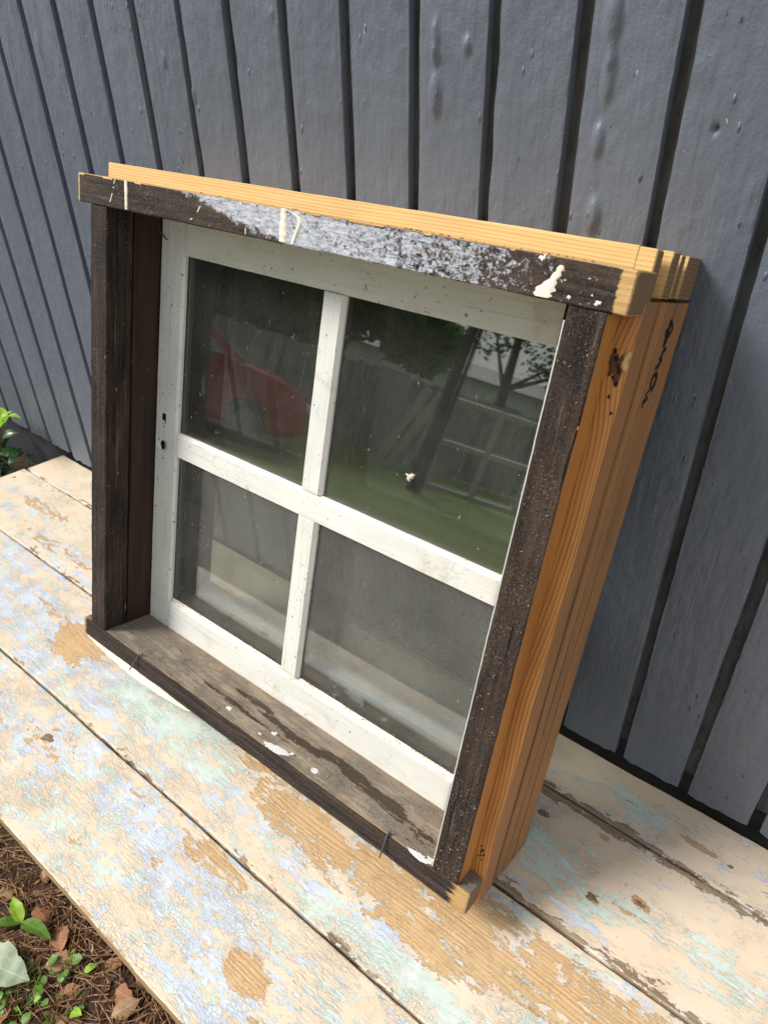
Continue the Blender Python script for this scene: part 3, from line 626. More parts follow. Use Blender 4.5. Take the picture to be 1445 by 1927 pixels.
cut2 = make('cut', [(x, y, z) for y in (.0875, .104) for x, z in ((.0582, .3832), (.0625, .3822), (.0638, .3838), (.0665, .3815), (.0670, .3690), (.0663, .3640), (.0655, .3680), (.0648, .3705), (.0585, .3712), (.0572, .3760))],
            [tuple(range(10)), tuple(range(19, 9, -1))]+[(i, (i+1) % 10, 10+(i+1) % 10, 10+i) for i in range(10)], None)
for c in (cut1, cut2): c.parent = None
cut1.data.transform(Matrix.Translation((0, 0, 0))); bpy.context.view_layer.update()
cut1.matrix_world = win.matrix_world.copy(); cut2.matrix_world = win.matrix_world.copy(); bpy.context.view_layer.update()
try:
    add_hole(stile, [cut1, cut2])
except Exception as ex: print('hole failed', ex)
box('latch_recess', .0572, .0672, .1020, .1038, .362, .3835, hole_m, sash); disc('bore', (.0615, .1008, .3297), .0066, .0085, .002, hole_m, sash, 20, .05, 'xz')
for v, u, r in ((.3655, .0605, .0011), (.3608, .0618, .0013), (.3072, .0627, .0014), (.3365, .0535, .0012)): disc('screw_hole', (u, S+.0001, v), r, r*1.2, .0004, hole_m, sash, 10, .1, 'xz')
prism('stile', sprof(.6833, .7205, S, S+.036, .0065, .0012), -.001, .6775, 40, 'z', wh_v, sash, .00025, 25, .0008, 4)
def rail(name, v0, v1, c0, c1, u0, u1, mat, par, w0=S, w1=S+.036, seed=0, n=80):
    pr = [(b, a) for a, b in sprof(v0, v1, w0, w1, c0, c1)]
    return prism(name, pr, u0, u1, n, 'x', mat, par, .00025, 25, .0006, seed)
rail('rail', -.0015, .0570, .001, .0080, .0949, .6829, wh_r, sash, seed=5)
rail('rail', .6271, .6775, .0035, .001, .0949, .6829, wh_top, sash, seed=6)
rail('muntin', .3197, .3590, .0012, .0055, .0949, .6829, wh_h, sash, S+.0003, S+.027, seed=7)
for a, b in ((.0574, .3193), (.3594, .6267)):
    prism('muntin', sprof(.3630, .3990, S+.0008, S+.0265, .0022, .0050), a, b, 60, 'z', wh_v, sash, .00025, 25, .0006, a)
for u0, u1 in ((.0947, .3629), (.3991, .6832)):
    for v0, v1 in ((.0572, .3196), (.3591, .6270)): box('glass_pane', u0-.004, u1+.004, .0980, .1008, v0-.004, v1+.004, glass_o, sash, r=.0004)
for o in sash.children:
    if o.name.split('.')[0] in ('stile', 'rail', 'muntin'):
        o.data.materials.append(dk_v2 if o.name.startswith('stile') else back_m)
        k = len(o.data.materials)-1
        for p in o.data.polygons:
            if p.center.y > S+.0084 and not (p.material_index and o.data.materials[p.material_index] == hole_m): p.material_index = k
# inner sash
isash = empty('inner_sash', win); I = .132
inner_dark = fin_dark(mat_dark('inner_sash_wood', 0, (.010, .009, .009), (.05, .042, .038), .8)); inner_brown = brown.m
pale = mat_white('dusty_inner_rail', 0, base=(.46, .455, .42), dust=.5)
prism('stile', rrect(.0418, .1145, I, I+.03, .002, 3, 2), .001, .6775, 60, 'z', dk_v2, isash, .0003, 20, .001)
prism('stile', rrect(.690, .7205, I, I+.03, .002, 2, 2), .001, .6775, 60, 'z', dk_v2, isash, .0003, 20, .001)
rail('rail', .001, .0495, .001, .002, .1148, .6896, inner_dark, isash, I, I+.03)
rail('rail', .0498, .077, .003, .012, .1148, .6896, pale, isash, I+.0005, I+.03)
rail('rail', .628, .6775, .002, .001, .1148, .6896, inner_dark, isash, I, I+.03)
rail('muntin', .333, .3685, .002, .006, .1148, .6896, inner_dark, isash, I, I+.027)
for a, b in ((.0775, .3326), (.369, .6276)): prism('muntin', sprof(.374, .4175, I+.0006, I+.026, .004, .004), a, b, 30, 'z', fin_dark(mat_dark('inner_muntin_brown', 2, (.02, .012, .009), (.07, .045, .034), .8)) if a < .3 else dk_v2, isash, .0003, 20, .0006)
for u0, u1 in ((.1145, .374), (.4175, .690)):
    for v0, v1 in ((.077, .333), (.3685, .628)): box('glass_pane', u0-.003, u1+.003, I+.012, I+.0148, v0-.003, v1+.003, glass_i, isash, r=.0004)
prism('dividing_strip', rrect(S+.037, I-.001, .0004, .030, .002, 3, 2), .0402, .7208, 40, 'x', inner_dark, win, .0004, 30, .001)
# paint drips on the head trim
def drip(name, pts, mat, parent, h=.0012, y=-.0022):
    V, F = [], []
    for i, (u, v, r) in enumerate(pts):
        j = r*(1+.35*noise.noise(Vector((u*160, v*160, 0)))+.18*noise.noise(Vector((u*900, v*900, 5))))
        V += [(u-j, y+.0004, v), (u-j*.6, y-h*.8, v), (u+j*.6, y-h*.8, v), (u+j, y+.0004, v)]
    for i in range(len(pts)-1):
        for k in range(3): a = i*4+k; F.append((a, a+1, a+5, a+4))
        F.append((i*4+3, i*4, i*4+4, i*4+7))
    F.append((0, 1, 2, 3)); e = (len(pts)-1)*4; F.append((e, e+1, e+2, e+3))
    return make(name, V, F, mat, parent, True, 70)
def run(p, q, r0, r1, n=26): return [(p[0]+(q[0]-p[0])*i/n+.0006*noise.noise(Vector((i*.7, p[0]*50, 0))), p[1]+(q[1]-p[1])*i/n, r0+(r1-r0)*i/n) for i in range(n+1)]
drip('paint_drip', run((.0841, .7150), (.0862, .6800), .0034, .0027), cream, win)
drip('paint_drip', run((.0612, .7140), (.0590, .7080), .0011, .0006, 5), cream, win); drip('paint_drip', run((.0585, .7050), (.0583, .7030), .0012, .0012, 3), cream, win)
drip('paint_drip', run((.0558, .6965), (.0505, .6850), .0009, .0011, 6), cream, win)
drip('paint_drip', run((.3721, .7150), (.3740, .6800), .0046, .0056), cream, win)
drip('paint_drip', [(.377, .7135, .0022), (.386, .7120, .0030), (.3945, .7090, .0034), (.3975, .7040, .0034), (.3965, .6980, .0030), (.3935, .6900, .0026), (.3905, .6820, .0022), (.390, .6800, .003)], cream, win)
drip('paint_drip', run((.2335, .7010), (.2295, .6940), .0018, .0010, 5), cream, win); drip('paint_drip', run((.2195, .6855), (.2175, .6835), .0022, .0016, 3), cream, win); drip('paint_drip', run((.3145, .6868), (.3155, .6800), .0009, .0006, 5), cream, win)
drip('paint_drip', [(.7085, .7085, .0015), (.7082, .7060, .0030), (.7070, .7030, .0026), (.7062, .7000, .0046), (.7035, .6960, .0042), (.7020, .6930, .0068), (.7000, .6900, .0066), (.6985, .6870, .0092), (.6960, .6840, .0078), (.6965, .6820, .0100), (.6960, .6796, .0065)], cream, win, .0004)
for u, v, r in ((.748, .684, .003), (.690, .7120, .004), (.736, .702, .0012), (.742, .689, .0015), (.722, .6835, .003), (.715, .697, .0015)): disc('paint_splash', (u, -.0020, v), r*.8, r*.6, .0004, cream, win, 16, .6, 'xz', int(u*1000))
# nails in the sill nose, scratch in the stile corner
iron = simple('old_iron', (.13, .13, .135), .5, .8, .3, 300)
tube('nail', [(.1395, .0045, -.0015), (.1392, .0035, .0035), (.1370, -.0020, .0030), (.1310, -.0075, -.0130), (.1250, -.0105, -.0290)], [.0021, .0021, .0012, .0012, .0010], iron, win)
tube('nail', [(.6535, .0035, -.0010), (.6535, .0025, .0050), (.6533, -.0015, .0040), (.6530, -.0065, -.0150), (.6527, -.0095, -.0310)], [.0021, .0020, .0012, .0011, .0010], iron, win)
tube('nail', [(.041, .083, .655), (.0560, .0865, .6440)], .0011, iron, win)
prism('paint_line', rrect(.7208, .7221, .0006, .010, .0003), .002, .664, 60, 'z', wh_v, win, .0003, 60, .0004)
# handwriting on the side of the frame (marker strokes)
ink = simple('black_marker', (.008, .008, .008), .5)
def stroke(pts, th):   # pts in (v, w)
    V, F = [], []
    for i, (v, w) in enumerate(pts):
        a = pts[max(0, i-1)]; b = pts[min(len(pts)-1, i+1)]; dv, dw = b[0]-a[0], b[1]-a[1]; L = math.hypot(dv, dw) or 1; nv, nw = -dw/L*th, dv/L*th
        for s, h in ((1, 0), (1, .0004), (-1, .0004), (-1, 0)): V.append((.7773+h, w+nw*s, v+nv*s))
    n = len(pts)
    for i in range(n-1):
        for k in range(4): j = (k+1) % 4; F.append((i*4+k, i*4+j, (i+1)*4+j, (i+1)*4+k))
    F.append((0, 1, 2, 3)); F.append(tuple((n-1)*4+k for k in range(4)))
    return make('handwritten_mark', V, F, ink, win)
def arc(cv, cw, rv, rw, a0, a1, n=14): return [(cv+rv*math.cos(rad(a0+(a1-a0)*i/n)), cw+rw*math.sin(rad(a0+(a1-a0)*i/n))) for i in range(n+1)]
stroke([(0.6491, 0.1239), (0.6594, 0.1258), (0.6728, 0.1236)], .0021)
stroke([(0.6728, 0.1236), (0.6685, 0.1343), (0.6632, 0.1379), (0.6582, 0.1324), (0.6637, 0.1198)], .0021)
stroke([(0.6648, 0.1187), (0.6575, 0.1225), (0.6582, 0.1324), (0.6531, 0.1286), (0.6486, 0.1226)], .0021)
stroke([(0.6454, 0.1363), (0.6416, 0.1278), (0.6359, 0.1246), (0.6349, 0.1325)], .0021)
stroke([(0.6349, 0.1325), (0.6308, 0.1295), (0.6261, 0.1203)], .0021)
stroke([(0.6214, 0.1264), (0.6165, 0.1337), (0.6089, 0.1331), (0.6037, 0.1292), (0.6077, 0.1213), (0.6134, 0.1186), (0.6186, 0.1205), (0.6214, 0.1264)], .0021)
stroke([(0.604, 0.1205), (0.6004, 0.112), (0.5967, 0.122), (0.5954, 0.1132)], .0015)
stroke([(0.5955, 0.1231), (0.5926, 0.114), (0.5885, 0.111)], .0015)
stroke([(0.5958, 0.1096), (0.5867, 0.1127)], .0015)
# torn knot on the trim side
disc('splinter', (.7742, .0334, .6385), .0034, .0075, .0030, simple('chipped_wood', (.55, .40, .17), .7), win, 11, .5, 'xz', 4)
knot_dark = simple('resin_knot', (.10, .035, .012), .6, 0, .4, 200)
disc('knot', (.7672, .0331, .6330), .0060, .0170, .0004, knot_dark, win, 20, .5, 'xz', 9)
for u, z, q in ((.7625, .6450, .0024), (.7655, .6385, .0030), (.7685, .6325, .0018), (.7705, .6280, .0022), (.7665, .6215, .0015), (.7715, .6165, .0022), (.7680, .6040, .0015), (.7740, .5900, .0014),
                (.7640, .0430, .0013), (.7670, .0390, .0019), (.7650, .0350, .0014), (.7690, .0330, .0017), (.7660, .0300, .0013), (.7630, .0270, .0012), (.7685, .0250, .0013)):
    disc('worm_hole', (u, .0327, z), q*.8, q*1.2, .0004, hole_m, win, 9, .35, 'xz', int(z*1000))
# crumbs of bark and chips stuck to the frame
chip_m = simple('wood_crumb', (.30, .18, .09), .8, 0, .4, 300); chipd = simple('bark_crumb', (.10, .06, .035), .9)
def crumbs(name, n, fn, mat, parent, smin=.0012, smax=.0035, kind='stuff'):
    V, F = [], []
    for i in range(n):
        c, nrm = fn(); c = Vector(c); a = R.uniform(0, 6.28); s = R.uniform(smin, smax)
        u = nrm.orthogonal().normalized(); w = nrm.cross(u); d = u*math.cos(a)+w*math.sin(a); e = nrm.cross(d); b = len(V)
        for k1, k2, k3 in ((-1, -.35, 0), (1, -.25, 0), (.9, .4, 0), (-.8, .3, 0), (-.6, -.1, .5), (.7, .1, .45)): V.append(tuple(c+d*s*k1+e*s*k2+nrm*s*k3))
        F += [(b, b+1, b+5, b+4), (b+1, b+2, b+5), (b+2, b+3, b+4, b+5), (b+3, b, b+4), (b, b+3, b+2, b+1)]
    o = make(name, V, F, mat, parent); o['kind'] = kind; return o
UY, UZ = Vector((0, -1, 0)), Vector((0, 0, 1))
seed_m = simple('pale_seed', (.62, .56, .44), .7, 0, .2, 300)
crumbs('glass_specks', 90, lambda: ((R.uniform(.10, .68), .0977, R.choice((R.uniform(.07, .31), R.uniform(.37, .62)))), UY), seed_m, win, .0003, .0010)
disc('dried_seed_head', (.532, .0975, .433), .0050, .0042, .003, seed_m, win, 13, .8, 'xz', 2)
crumbs('wood_crumbs', 110, lambda: ((R.uniform(.724, .757), -.0004, .67*R.random()**1.4), UY), chip_m, win, .0004, .0016)
crumbs('wood_crumbs', 60, lambda: ((R.choice((R.uniform(.02, .76), R.uniform(.5, .7))), R.uniform(.001, .046), FH+TH+.0002), UZ), chipd, win, .0006, .0024)
crumbs('wood_crumbs', 70, lambda: ((R.uniform(.11, .68), R.choice((.0895, .092, .096)), .0600), UZ), chip_m, win, .0008, .002)
crumbs('wood_crumbs', 60, lambda: ((R.uniform(.05, .72), R.uniform(.003, .085), .0006), UZ), chip_m, win, .0008, .0022)

# ================================================================== GROUND COVER UNDER THE BENCH
leaf_g = Mat('green_leaf')
def leafmat(M, a, b, tr=.25, rough=.45):
    n = M.noise(M.map(rnd=True), 70, 4); c = M.mix(M.rng(n, .3, .7), a, b); X = M.xyz(); ay = M.math('ABSOLUTE', X[1])
    mid = M.rng(ay, .0014, .0004); sv_ = M.rng(M.math('SINE', M.math('MULTIPLY', M.math('SUBTRACT', X[0], M.math('MULTIPLY', ay, .9)), 900.0)), .80, .98, 0, .6)
    c = M.mix(M.math('MULTIPLY', M.math('MAXIMUM', mid, sv_), .45), c, tuple(min(1, q*1.5+.04) for q in b))
    sp_ = M.noise(M.map(rnd=True), 160, 2); c = M.mix(M.rng(sp_, .70, .73, 0, .6), c, (.12, .07, .03))
    M.b.inputs['Transmission Weight'].default_value = 0
    M.fin(c, rough, M.bump(n, .002, .5), .4)
    td = M.new('BsdfTranslucent'); M.put(td.inputs[0], c); mx = M.new('MixShader'); mx.inputs[0].default_value = tr
    M.put(mx.inputs[1], M.b.outputs[0]); M.put(mx.inputs[2], td.outputs[0]); M.t.links.new(mx.outputs[0], M.out.inputs['Surface']); return M.m
leafmat(leaf_g, (.07, .16, .018), (.13, .26, .035))
lime = leafmat(Mat('lime_leaf'), (.26, .48, .03), (.40, .62, .06), .4); darkleaf = leafmat(Mat('dark_glossy_leaf'), (.012, .045, .012), (.03, .09, .02), .12, .3)
paleleaf = leafmat(Mat('pale_leaf'), (.28, .36, .22), (.42, .48, .34), .2, .7); deadleaf = leafmat(Mat('dead_leaf'), (.20, .085, .04), (.42, .20, .10), .2, .75); deadleaf2 = leafmat(Mat('tan_dead_leaf'), (.30, .17, .08), (.46, .30, .17), .2, .75)
def leaf_mesh(name, L, Wd_, mat, nL=8, curl=.15, fold=.25, ser=0.0, seed=0, tip=1.0, round_=False):
    V, F = [], []; rr = random.Random(seed)
    for i in range(nL+1):
        f = i/nL; w = Wd_*(math.sin(math.pi*f**(.75 if not round_ else 1.0))**(.8 if not round_ else .55))
        if ser: w *= 1+ser*rr.uniform(-1, 1)
        if f == 0 or f == 1: w = Wd_*.04
        z = curl*L*math.sin(f*math.pi*.9)-.1*curl*L*f+rr.uniform(-.02, .02)*L
        for s in (-1, -.5, 0, .5, 1): V.append((f*L, s*w*.5, z+abs(s)*w*fold*.5+(rr.uniform(-.03, .03)*Wd_ if abs(s) == 1 else 0)))
    for i in range(nL):
        for j in range(4): a = i*5+j; F.append((a, a+5, a+6, a+1))
    me = bpy.data.meshes.new(name); me.from_pydata(V, [], F); me.update(); me.materials.append(mat)
    me.polygons.foreach_set('use_smooth', [True]*len(me.polygons)); return me
def put_leaf(name, me, loc, yaw, pitch=0, rollv=0, s=1.0, parent=None):
    o = bpy.data.objects.new(name, me); COL.objects.link(o)
    m = Matrix.Translation(loc)@Matrix.Rotation(yaw, 4, 'Z')@Matrix.Rotation(-pitch, 4, 'Y')@Matrix.Rotation(rollv, 4, 'X')@Matrix.Scale(s, 4)
    o.matrix_world = m
    if parent: o.parent = parent
    return o
dead_meshes = [leaf_mesh('dry_leaf', .055, .034, deadleaf if i % 2 else deadleaf2, 7, R.uniform(.05, .25), R.uniform(-.4, .5), .18, i) for i in range(8)]
def visible_ground(): # area of soil left of the bench front, seen at the lower left
    while True:
        x, y = R.uniform(-.75, .45), R.uniform(-1.15, -.5)
        return x, y
dl = [(-.36, -.66, .6), (-.27, -.64, .9), (-.33, -.70, .8), (-.20, -.63, .75), (-.13, -.645, 1.0), (-.02, -.63, .8), (.01, -.66, .7), (-.10, -.70, .6), (-.05, -.735, .8), (-.24, -.77, .7), (-.42, -.73, .8), (-.15, -.76, .7), (.04, -.70, .9), (-.05, -.60, .7), (-.30, -.60, .6), (.06, -.75, 1), (-.08, -.80, .8), (-.30, -.82, .9)]
for i, (x, y, s) in enumerate(dl):
    o = put_leaf('dry_leaf', dead_meshes[i % 8], (x, y, gz(x, y)+.006), R.uniform(0, 6.28), R.uniform(-.2, .3), R.uniform(-.5, .5), s*R.uniform(.9, 1.35))
    tag(o, 'crumpled brown dead leaf on the soil among pine needles beside the bench', 'leaf', 'dead leaves on the soil beside the bench')
# pine needles
needle_m = Mat('dry_needles')
def _nd():
    M = needle_m; n = M.noise(M.co, 130, 2); c = M.mix(M.rng(n, .3, .7), (.16, .065, .03), (.55, .34, .18)); return M.fin(c, .7)
_nd()
def needles(n, x0, x1, y0, y1):
    V, F = [], []
    for i in range(n):
        x, y = R.uniform(x0, x1), R.uniform(y0, y1); a = R.uniform(0, 6.28); L = R.uniform(.03, .075)*.5; z = gz(x, y)+R.uniform(.001, .010); r = R.uniform(.0005, .0011); tz = R.uniform(-.004, .006); bend = R.uniform(-.004, .004)
        dx, dy = math.cos(a), math.sin(a); b = len(V)
        for s in (-1, 0, 1):
            cx, cy, cz = x+dx*L*s-dy*bend*(1-s*s), y+dy*L*s+dx*bend*(1-s*s), z+tz*s
            V += [(cx-dy*r, cy+dx*r, cz), (cx+dy*r, cy-dx*r, cz), (cx, cy, cz+r*1.4)]
        for q in (0, 3): F += [(b+q, b+q+1, b+q+4, b+q+3), (b+q+1, b+q+2, b+q+5, b+q+4), (b+q+2, b+q, b+q+3, b+q+5)]
    me = bpy.data.meshes.new('pine_needles'); me.from_pydata(V, [], F); me.update()
    tag(link('pine_needles', me, needle_m.m, None, False), 'dry brown pine needles scattered over the soil beside the bench', 'needles', None, 'stuff')
needles(9000, -1.0, .5, -1.25, -.42)
# bits of bark and little stones
crumb_g = crumbs('soil_crumbs', 2500, lambda: (lambda x, y: ((x, y, gz(x, y)+.001), UZ))(R.uniform(-.9, .45), R.uniform(-1.1, -.42)), chipd, None, .002, .006); tag(crumb_g, 'crumbs of bark and earth on the soil beside the bench', 'soil crumbs', None, 'stuff')
lit = crumbs('leaf_litter', 1300, lambda: (lambda x, y: ((x, y, gz(x, y)+.003), Vector((R.uniform(-.3, .3), R.uniform(-.3, .3), 1)).normalized()))(R.uniform(-.95, .45), R.uniform(-1.15, -.42)), deadleaf2, None, .003, .009); tag(lit, 'crumbled bits of dry leaf mixed into the needles beside the bench', 'leaf litter', None, 'stuff')
# low green plants
def plant(loc, name, leaves, mat_me, label, cat='plant', group=None, spread=.03, size=(.5, 1), hts=(.01, .03), stem_m=leaf_g.m):
    p = empty(name); p.location = loc; tag(p, label, cat, group)
    V, F = [], []
    for i in range(leaves):
        a = R.uniform(0, 6.28); d = spread*R.uniform(.3, 1); h = R.uniform(*hts); tip = (d*math.cos(a), d*math.sin(a), h)
        v, f = tube_data([(0, 0, 0), (tip[0]*.4, tip[1]*.4, h*.8), tip], [.0011, .0009, .0007], 5); b = len(V); V += v; F += [tuple(q+b for q in ff) for ff in f]
        o = bpy.data.objects.new('leaf', mat_me[i % len(mat_me)]); COL.objects.link(o); o.parent = p; o.location = tip; s = R.uniform(*size); o.scale = (s, s, s)
        o.rotation_euler = (R.uniform(-.3, .3), R.uniform(-.4, .2), a+R.uniform(-.5, .5))
    make('stem', V, F, stem_m, p, True, 60); return p
round_me = [leaf_mesh('leaf', .026, .022, leaf_g.m, 6, .08, .15, 0, 3+i, round_=True) for i in range(3)]+[leaf_mesh('leaf', .030, .02, lime, 6, .1, .2, 0, 7)]
spots = [(-.165, -.705, 'with a pair of lime leaves'), (-.105, -.675, ''), (-.07, -.71, ''), (-.19, -.75, ''), (-.13, -.74, ''), (-.06, -.765, ''), (-.22, -.70, ''), (-.09, -.79, ''), (-.02, -.77, ''), (-.16, -.80, ''), (-.145, -.665, ''), (-.25, -.75, ''), (-.115, -.71, ''), (-.04, -.72, ''), (-.20, -.69, ''), (-.135, -.77, ''), (-.08, -.74, '')]
for x, y, q in spots[:11]:
    plant((x, y, gz(x, y)), 'creeping_plant', R.randint(4, 7), round_me, 'small creeping green plant with round leaves on the soil beside the bench', 'plant', 'creeping plants beside the bench', .034, (.35, .95), (.006, .024))
long_me = [leaf_mesh('leaf', .085, .032, leaf_g.m, 10, .12, .25, .12, 20), leaf_mesh('leaf', .07, .03, lime, 10, .15, .25, .1, 21)]
p = empty('leafy_weed'); p.location = (-.262, -.672, gz(-.262, -.672)); tag(p, 'young weed with long toothed green leaves, nearest the bench edge', 'plant')
for i, (a, me, s) in enumerate(((.2, 0, .95), (2.9, 1, .8), (4.0, 0, .7))):
    o = bpy.data.objects.new('leaf', long_me[me]); COL.objects.link(o); o.parent = p; o.location = (0, 0, .012); o.rotation_euler = (R.uniform(-.2, .2), -.15, a); o.scale = (s, s, s)
tube('stem', [(0, 0, 0), (.002, 0, .014)], .0016, leaf_g.m, p)
big = leaf_mesh('leaf', .125, .075, paleleaf, 16, .10, .30, .10, 31)
p = empty('broad_leaf_weed'); p.location = (-.27, -.76, gz(-.27, -.76)); tag(p, 'weed with one large pale grey-green leaf at the lower left of the soil', 'plant')
o = bpy.data.objects.new('leaf', big); COL.objects.link(o); o.parent = p; o.location = (0, 0, .02); o.rotation_euler = (.1, -.05, .35); tube('stem', [(-.01, 0, 0), (0, 0, .021)], .002, leaf_g.m, p)
vine = [(-.17+.022*math.sin(i*.9)+.004*i, -.70-.006*i+.010*math.cos(i*1.3), 0) for i in range(16)]
vine = [(x, y, gz(x, y)+.012+.006*math.sin(i*1.7)) for i, (x, y, z) in enumerate(vine)]
tag(tube('trailing_stem', vine, .0011, lime, None, 6), 'thin curling yellow-green stem trailing over the soil plants', 'plant stem')
# shrub at the far end of the bench
sh = empty('shrub'); sh.location = (-1.22, -.12, gz(-1.22, -.12)); tag(sh, 'dark glossy shrub with one lime green sprig at the far end of the bench', 'shrub')
dk_me = [leaf_mesh('leaf', .055, .028, darkleaf, 7, .12, .25, .04, 40+i) for i in range(3)]; li_me = leaf_mesh('leaf', .075, .034, lime, 8, .12, .3, .03, 50)
Vs, Fs = [], []
for i in range(150):
    x, y, z = R.gauss(0, .10), R.gauss(0, .05), R.uniform(-.01, .20)*R.uniform(.5, 1)
    if i % 5 == 0:
        v, f = tube_data([(0, 0, 0), (x*.5, y*.5, z*.6), (x, y, z)], [.003, .002, .001], 5); b = len(Vs); Vs += v; Fs += [tuple(q+b for q in ff) for ff in f]
    o = bpy.data.objects.new('leaf', dk_me[i % 3]); COL.objects.link(o); o.parent = sh; o.location = (x, y, z); o.rotation_euler = (R.uniform(-.6, .6), R.uniform(-.9, .5), R.uniform(0, 6.28)); s = R.uniform(.6, 1.15); o.scale = (s, s, s)
spx, spy, spz = .085, .05, .225
for a, pt, s in ((2.6, -.3, .95), (-.6, -.1, .9), (.4, -.2, .95), (-1.7, .5, .85), (3.6, .2, .7), (1.5, -.4, .6)):
    o = bpy.data.objects.new('leaf', li_me); COL.objects.link(o); o.parent = sh; o.location = (spx, spy, spz+R.uniform(-.01, .01)); o.rotation_euler = (R.uniform(-.3, .3), pt, a); o.scale = (s, s, s)
v, f = tube_data([(0, 0, 0), (spx*.7, spy*.6, .13), (spx, spy, spz)], [.004, .003, .002], 6); b = len(Vs); Vs += v; Fs += [tuple(q+b for q in ff) for ff in f]
make('stem', Vs, Fs, simple('twig_bark', (.10, .065, .04), .8), sh, True, 60)
for i, (x, y, z, s) in enumerate(((-1.13, -.17, -.02, 1.7), (-1.10, -.21, -.05, 1.5), (-1.20, -.20, -.02, 1.6), (-1.16, -.26, -.07, 1.5), (-1.28, -.12, .0, 1.5), (-1.08, -.27, -.08, 1.2), (-1.3, -.22, -.04, 1.7), (-1.24, -.16, .02, 1.4))):
    o = put_leaf('dry_leaf', dead_meshes[(i*3+1) % 8], (x, y, max(z, gz(x, y)+.01)), R.uniform(0, 6.28), R.uniform(-.3, .4), R.uniform(-.7, .7), s)
    tag(o, 'large dry brown leaf caught under the dark shrub beyond the bench end', 'leaf', 'dead leaves under the shrub')

# ================================================================== GARDEN IN FRONT OF THE WALL (seen mirrored in the panes)
def placed(name, loc, ang): e = empty(name); e.location = loc; e.rotation_euler = (0, 0, ang); return e
fence_m = Mat('grey_fence_board')
def _fm():
    M = fence_m; n = M.noise(M.map((30, 30, 3), rnd=True), 1, 4); oi = M.new('ObjectInfo'); c = M.mix(M.rng(n, .3, .7), (.22, .205, .185), (.40, .37, .33)); c = M.mix(M.math('MULTIPLY', oi.outputs['Random'], .6), c, (.055, .045, .04)); return M.fin(c, .85)
_fm()
fang = math.atan2(-.59, .81)
fence = placed('board_fence', (-7.4, -10.3, -.6), fang); tag(fence, 'grey upright board fence across the lawn, mirrored in the upper panes', 'fence')
pm0 = box('fence_board', -.0625, .0625, -.01, .01, .04, 1.58, fence_m.m, fence)
pm0.location = (-8, 0, 0)
for i in range(1, 134):
    o = pm0.copy(); COL.objects.link(o); o.parent = fence; o.location = (-8+i*.13, R.uniform(-.006, .006), R.uniform(-.03, .03))
for z in (.35, 1.25): box('fence_rail', -8.1, 9.4, -.05, -.012, z, z+.07, fence_m.m, fence)
red = simple('red_car_paint', (.30, .035, .03), .25, 0, .05); tyre_m = simple('tyre_rubber', (.02, .02, .02), .8); wing = simple('car_window', (.16, .22, .25), .08); chrome = simple('dark_alloy', (.12, .12, .13), .4, .6); lampm = simple('headlamp_glass', (.75, .8, .85), .1)
# car: x along its length with the nose at +x
car = placed('red_car', (-5.75, -7.22, -.6), math.atan2(-.69, .72)); tag(car, 'red hatchback parked on the lawn before the fence, mirrored in the left pane', 'car')
side = [(-3.6, .35), (-3.65, .75), (-3.5, 1.0), (-3.2, 1.38), (-2.7, 1.47), (-1.9, 1.46), (-1.55, 1.38), (-.95, .98), (-.35, .90), (-.08, .78), (0, .60), (0, .32), (-.25, .22), (-3.4, .22)]
def carbody():
    V, F = [], []; n = len(side)
    for y, s in ((-.82, .93), (-.80, 1), (.80, 1), (.82, .93)):
        for x, z in side:
            yy = y*(.80 if z > 1.3 else .93 if z > 1.1 else 1)
            V.append((-1.8+(x+1.8)*s, yy, .75+(z-.75)*s))
    for r in range(3):
        for j in range(n): k = (j+1) % n; F.append((r*n+j, r*n+k, (r+1)*n+k, (r+1)*n+j))
    F.append(tuple(range(n))); F.append(tuple(3*n+j for j in range(n)))
    make('body', V, F, red, car, False)
carbody()
for s in (-1, 1):
    for poly in ([(-1.15, 1.02), (-1.62, 1.33), (-2.05, 1.36), (-2.05, 1.0)], [(-2.12, 1.0), (-2.12, 1.36), (-2.7, 1.37), (-3.1, 1.22), (-3.2, 1.02)]):
        V = [(x, s*(.826 if z < 1.1 else .72)+s*dy, z) for dy in (-.02, .01) for x, z in poly]; n = len(poly)
        make('side_window', V, [tuple(range(n)), tuple(range(n, 2*n))]+[(i, (i+1) % n, n+(i+1) % n, n+i) for i in range(n)], wing, car)
    for x in (-.75, -3.0):
        w = disc('wheel', (x, s*.70, .31), .31, .31, s*.16 if s < 0 else -.16, tyre_m, car, 24, 0, 'xz'); disc('rim', (0, 0, 0), .15, .15, .02, chrome, w, 20, 0, 'xz').location = (x, s*.87, .31)
    V = [(-.02+dx, s*(.50+.25*a), .62+.10*b-.0) for dx in (-.3, .03) for a, b in ((0, 0), (1, 0), (1, 1), (0, 1))]
    make('headlight', V, [(0, 1, 2, 3), (4, 5, 6, 7), (0, 1, 5, 4), (1, 2, 6, 5), (2, 3, 7, 6), (3, 0, 4, 7)], lampm, car)
make('windscreen', [(-1.55, -.62, 1.375), (-1.55, .62, 1.375), (-.98, .72, 1.02), (-.98, -.72, 1.02), (-1.53, -.62, 1.40), (-1.53, .62, 1.40), (-.95, .72, 1.03), (-.95, -.72, 1.03)], [(0, 1, 2, 3), (4, 5, 6, 7), (0, 1, 5, 4), (1, 2, 6, 5), (2, 3, 7, 6), (3, 0, 4, 7)], wing, car)
bark = simple('tree_bark', (.07, .055, .045), .9); crown_m = leafmat(Mat('tree_leaves'), (.03, .07, .012), (.08, .15, .025), .3, .6); crown_l = leafmat(Mat('light_tree_leaves'), (.08, .15, .02), (.16, .26, .04), .3, .6)
